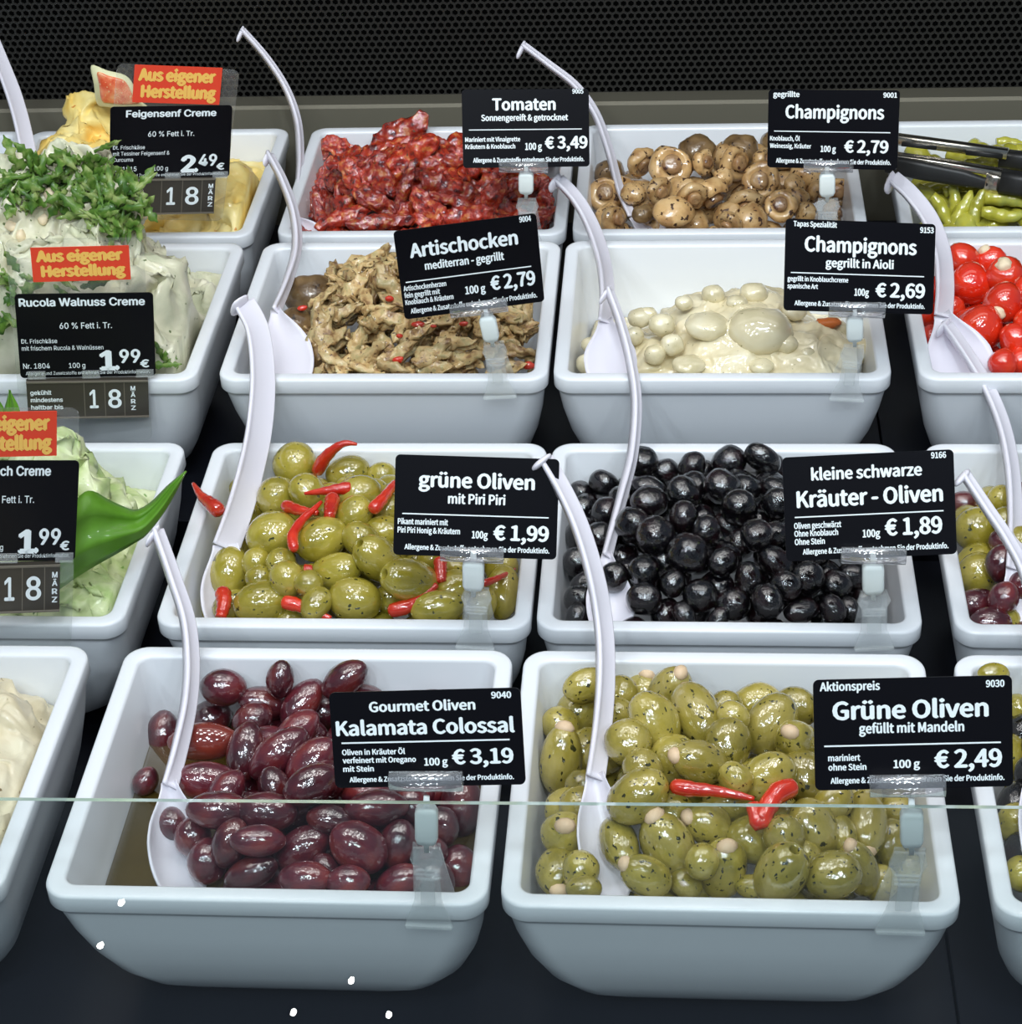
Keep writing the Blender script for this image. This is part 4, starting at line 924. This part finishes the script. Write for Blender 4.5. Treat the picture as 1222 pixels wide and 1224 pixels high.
card((470,277),(641,255),(484,382), Y3, [('9004',.88,.96,.075,.06),('Artischocken',.10,.85,.31,.15),('mediterran - gegrillt',.19,.745,.465,.085),('Artischockenherzen',.02,.32,.675,.055),('fein gegrillt mit',.02,.27,.755,.055),('Knoblauch & Kräutern',.02,.36,.835,.055),('100 g',.45,.59,.80,.085),('€ 2,79',.635,.945,.79,.155),(ALG,.05,.95,.94,.055)], 'tilted black price card reading Artischocken mediterran - gegrillt', F1, Bd, (.04,.93,.58), None, (651, 361))
card((940,261),(1119,268),(937,371), Y3, [('Tapas Spezialität',.05,.335,.08,.055),('9153',.895,.985,.10,.06),('Champignons',.13,.87,.345,.155),('gegrillt in Aioli',.27,.72,.51,.09),('gegrillt in Knoblauchcreme',.02,.42,.675,.05),('spanische Art',.02,.22,.755,.05),('100g',.465,.56,.815,.075),('€ 2,69',.61,.935,.82,.15),(ALG,.07,.94,.94,.05)], 'black price card reading Champignons gegrillt in Aioli', F1, Bd, (.04,.93,.585), None, (1117, 376))
card((552,107),(704,106),(554,201), Y4, [('9005',.87,.955,.06,.055),('Tomaten',.24,.73,.265,.145),('Sonnengereift & getrocknet',.15,.83,.40,.075),('Mariniert mit Vinaigrette',.02,.45,.665,.055),('Kräutern & Knoblauch',.02,.41,.755,.055),('100 g',.49,.62,.775,.085),('€ 3,49',.65,.98,.76,.15),(ALG,.08,.955,.93,.055)], 'black price card reading Tomaten on the dried tomato bowl', F1, Bd, (.05,.94,.515), None, (705, 199))
card((919,107),(1076,108),(917,200), Y4, [('gegrillte',.04,.24,.09,.065),('9001',.88,.98,.09,.06),('Champignons',.14,.885,.36,.16),('Knoblauch, Öl',.02,.25,.65,.055),('Weinessig, Kräuter',.02,.34,.745,.055),('100 g',.415,.53,.785,.075),('€ 2,79',.60,.925,.785,.15),(ALG,.07,.95,.935,.055)], 'black price card reading gegrillte Champignons in the back row', F1, Bd, (.05,.94,.53), None, (1073, 204))
BOWL_Z = 0.0
clip(((466,934),(553,934),27), (510,985,28,42), (510,1008,34), (513,1107,62), 0.0, 'clear plastic clip holding the Kalamata card on the front left bowl')
clip(((1040,940),(1130,939),30), (1090,988,28,42), (1088,1014,38), (1076,1114,64), 0.0, 'clear plastic clip holding the Grüne Oliven mit Mandeln card')
BOWL_Z = -.0074
clip(((527,662),(602,665),20), (566,686,26,34), (570,702,30), (568,775,50), .1795, 'clear plastic clip holding the Piri Piri card')
clip(((1006,664),(1083,665),22), (1044,690,26,34), (1045,706,32), (1045,775,50), .1795, 'clear plastic clip holding the Kräuter - Oliven card')
BOWL_Z = .0175
clip(((539,373),(606,364),18), (582,392,20,28,588), (590,408,24), (598,475,42), .3612, 'clear plastic clip holding the tilted Artischocken card')
clip(((991,370),(1058,371),20), (1022,392,20,28), (1021,412,24), (1012,478,44), .3612, 'clear plastic clip holding the Champignons in Aioli card')
BOWL_Z = .0076
clip(((597,200),(655,200),14), (629,218,18,24), (630,237,22), (632,292,36), .5457, 'clear plastic clip holding the Tomaten card')
clip(((961,199),(1020,199),15), (989,220,19,26), (990,237,24), (988,292,38), .5457, 'clear plastic clip holding the gegrillte Champignons card')

# left column: acrylic holders with sticker, date strip and price card
def holder(panel, sticker, card_c, strip, y, items, clabel, hlabel, slot):
    card_frame(*card_c, y); ps = card_frame.psi; cy = at((card_c[0][0] + card_c[1][0]) / 2, card_c[0][1], y=y); pn = Vector((math.sin(ps[0]), -math.cos(ps[0]), 0))
    def cf(tl, tr, bl, off):
        ref = plane_hit(((tl[0] + tr[0]) / 2, tl[1]), cy + pn * off, pn); return card_frame(tl, tr, bl, ref.y, ps)
    m, w_, h_ = cf(*panel, -.0012)
    root = thing('card_holder', (0, 0, 0), hlabel, 'card holder', 'clear card holders'); root.matrix_world = m
    inv = m.inverted()
    bm = bmesh.new(); plate(bm, rrect(w_ / 2, h_ / 2, .004, 5), .0010, None, -.0022); obj('clear_panel', bm, MT['acrylic'], root, False)
    ms, ws, hs = cf(*sticker, -.0009)
    st = obj('sticker', (lambda b: (plate(b, rrect(ws / 2, hs / 2, .0003, 2), .0003, inv @ ms), b)[1])(bmesh.new()), MT['red'], root, False)
    bm = bmesh.new(); letters(bm, 'Aus eigener', F1, .03, -.44 * ws, .42 * ws, .10 * hs, .30 * hs, .0005); letters(bm, 'Herstellung', F1, .03, -.40 * ws, .44 * ws, -.34 * hs, .30 * hs, .0005)
    bm.transform(inv @ ms); obj('sticker_lettering', bm, MT['yellow'], st, False)
    md, wd, hd = cf(*strip, .0012); K = inv @ md
    bm = bmesh.new(); plate(bm, rrect(wd / 2, hd / 2, .0006, 2), .0022, K, -.0022); ds = obj('date_strip', bm, MT['strip'], root, False)
    bm = bmesh.new()
    for x in (slot, slot + .17, slot + .33): box(bm, ((x - .5) * wd, 0, .0002), (.0004, hd * .9, .0003), K)
    box(bm, (0, hd * .46, .0004), (wd, .0010, .0008), K); box(bm, (0, -hd * .47, .0004), (wd, .0008, .0008), K); obj('cell_dividers', bm, MT['stripline'], ds, False)
    bm = bmesh.new()
    letters(bm, '1', F2, .02, (slot + .045 - .5) * wd, (slot + .11 - .5) * wd, -.22 * hd, .46 * hd, .0004); letters(bm, '8', F2, .02, (slot + .20 - .5) * wd, (slot + .30 - .5) * wd, -.22 * hd, .46 * hd, .0004)
    bm.transform(K); obj('date_digits', bm, MT['ink'], ds, False); bm = bmesh.new()
    for i, c in enumerate('MÄRZ'): letters(bm, c, F2, .03, (slot + .385 - .5) * wd, (slot + .42 - .5) * wd, (.22 - .17 * i) * hd, .11 * hd, .0004)
    bm.transform(K); obj('month_lettering', bm, MT['ink'], ds, False); bm = bmesh.new()
    for i, c in enumerate(('gekühlt', 'mindestens', 'haltbar bis')): letters(bm, c, F2, .02, -.47 * wd, (-.30 if i == 0 else -.21) * wd, (.14 - .19 * i) * hd, .11 * hd, .0004)
    bm.transform(K); obj('shelf_life_lettering', bm, MT['ink'], ds, False)
    mc, wc, hc = cf(*card_c, 0)
    bm = bmesh.new()
    bm.free()
    for x in (-.38, .02, .42):
        bm = bmesh.new(); box(bm, (x * wc, -.46 * hc, .0008), (.13 * wc, .09 * hc, .0010), inv @ mc); obj('retaining_tab', bm, MT['jaw'], root, False)
    card(*card_c, y, items, clabel, F2, .018, None, ps)
def cream_items(title, tu, lines, nr, price):
    its = [(title, *tu, .14, .09, .03), ('60 % Fett i. Tr.', .31, .69, .41, .07, .01)]
    for i, (t, u1) in enumerate(lines): its.append((t, .025, u1, .58 + .085 * i, .052, .006))
    its += [(nr, .025, .22, .885, .062, .006), ('100 g', .36, .48, .885, .06, .006), (price[0], .60, .70, .91, .22, .045), ('.', .705, .725, .91, .22, .04), (price[1], .74, .885, .83, .155, .03), ('€', .89, .95, .89, .09, .03),
            ('Allergene und Zusatzstoffe entnehmen Sie der Produktinformation.', .04, .96, .965, .04, .0)]
    return its
holder(((141,77),(287,85),(139,262)), ((161,77),(266,81),(160,122)), ((132,128),(278,126),(131,215)), ((110,214),(258,212),(110,258)), .540, cream_items('Feigensenf Creme', (.13,.865), [('Dt. Frischkäse',.285),('mit Tessiner Feigensenf &',.49),('Curcuma',.19)], 'Nr. 1815', ('2','49')), 'black price card reading Feigensenf Creme', 'clear holder with red sticker and date strip on the yellow cream bowl', .56)
holder(((6,288),(172,286),(8,532)), ((36,296),(154,293),(40,337)), ((17,352),(183,350),(25,452)), ((31,455),(177,453),(32,501)), .352, cream_items('Rucola Walnuss Creme', (.03,.935), [('Dt. Frischkäse',.285),('mit frischem Rucola & Walnüssen',.62)], 'Nr. 1804', ('1','99')), 'black price card reading Rucola Walnuss Creme', 'clear holder with red sticker and date strip on the rocket cream bowl', .47)
holder(((-84,490),(95,490),(-86,790)), ((-52,493),(68,491),(-52,547)), ((-78,551),(95,551),(-78,672)), ((-98,678),(72,673),(-98,737)), .172, cream_items('Bärlauch Creme', (.22,.80), [('Dt. Frischkäse',.285),('mit frischem Bärlauch',.45)], 'Nr. 1803', ('1','99')), 'black price card ending in Creme at the left edge, beside the broad leaf', 'clear holder with red sticker cut by the left edge, on the green cream bowl', .56)

# ------------------------------------------------------------------ tongs on the yellow pepper bowl
tg = thing('serving_tongs', at(1130, 190, y=.63), 'steel serving tongs with black grips lying across the yellow pepper bowl', 'tongs'); TL = tg.location.copy()
def bar(pts, wpx, th, ydir, name, m, parent=tg):
    P = [at(u, v, y=y) for u, v, y in pts]; bm = bmesh.new(); rings = []
    for i, p in enumerate(P):
        t = (P[min(i + 1, len(P) - 1)] - P[max(i - 1, 0)]).normalized(); up_ = Vector((0, .25, 1)); up_ = (up_ - t * up_.dot(t)).normalized(); s = t.cross(up_)
        h = (wpx[i] if isinstance(wpx, (list, tuple)) else wpx) / 2 / pxm(p)
        rings.append([p - TL + up_ * a + s * b for a, b in [(y, x) for x, y in rrect(th / 2, h, min(th, h) * .45, 3)]])
    loft(bm, rings); return obj(name, bm, m, parent)
ar = bar([(1050,163,.645),(1110,171,.637),(1205,184,.622)], 12, .010, 0, 'arm', MT['steel']); bar([(1078,172,.6345),(1120,177,.630)], 5, .003, 0, 'slot', MT['grip'], ar); bar([(1155,182,.6235),(1199,187,.618)], 6, .003, 0, 'slot', MT['grip'], ar)
bar([(1196,189,.626),(1222,192,.622),(1300,202,.61)], 20, .014, 0, 'grip', MT['grip'])
ar = bar([(1050,184,.615),(1110,192,.607),(1202,207,.592)], 7, .012, 0, 'arm', MT['steel']); bar([(1060,196,.603),(1100,204,.598),(1150,213,.592),(1176,219,.5895),(1181,220,.589)], (20, 22, 20, 14, 4), .005, 0, 'insert', MT['grip'], ar)
bar([(1178,216,.592),(1202,220,.590)], 24, .010, 0, 'collar', MT['steel']); bar([(1196,216,.590),(1222,220,.587),(1300,234,.575)], 26, .016, 0, 'grip', MT['grip'])
# child meshes made in world space under scaled/moved roots keep their place through the root's own frame
bpy.context.view_layer.update()

# ------------------------------------------------------------------ where in its bowl each repeated piece lies
def zone(p):
    for x0, y0, z in BOWL.values():
        fx, fy = (p.x - x0) / W, (p.y - y0) / D
        if 0 <= fx <= 1 and 0 <= fy <= 1:
            a = 'front' if fy < .36 else ('back' if fy > .64 else 'middle'); b = 'left' if fx < .36 else ('right' if fx > .64 else 'centre')
            return 'in the centre' if (a, b) == ('middle', 'centre') else 'at %s %s' % (a, b)
CNT = {}
for o in SC.objects:
    if o.parent is None and 'label' in o: CNT[o['label']] = CNT.get(o['label'], 0) + 1
for o in list(SC.objects):
    if o.parent is None and 'label' in o and CNT.get(o['label'], 0) > 1:
        q = zone(o.matrix_world.translation)
        if q and len((o['label'] + ' ' + q).split()) <= 16: o['label'] = o['label'] + ', ' + q
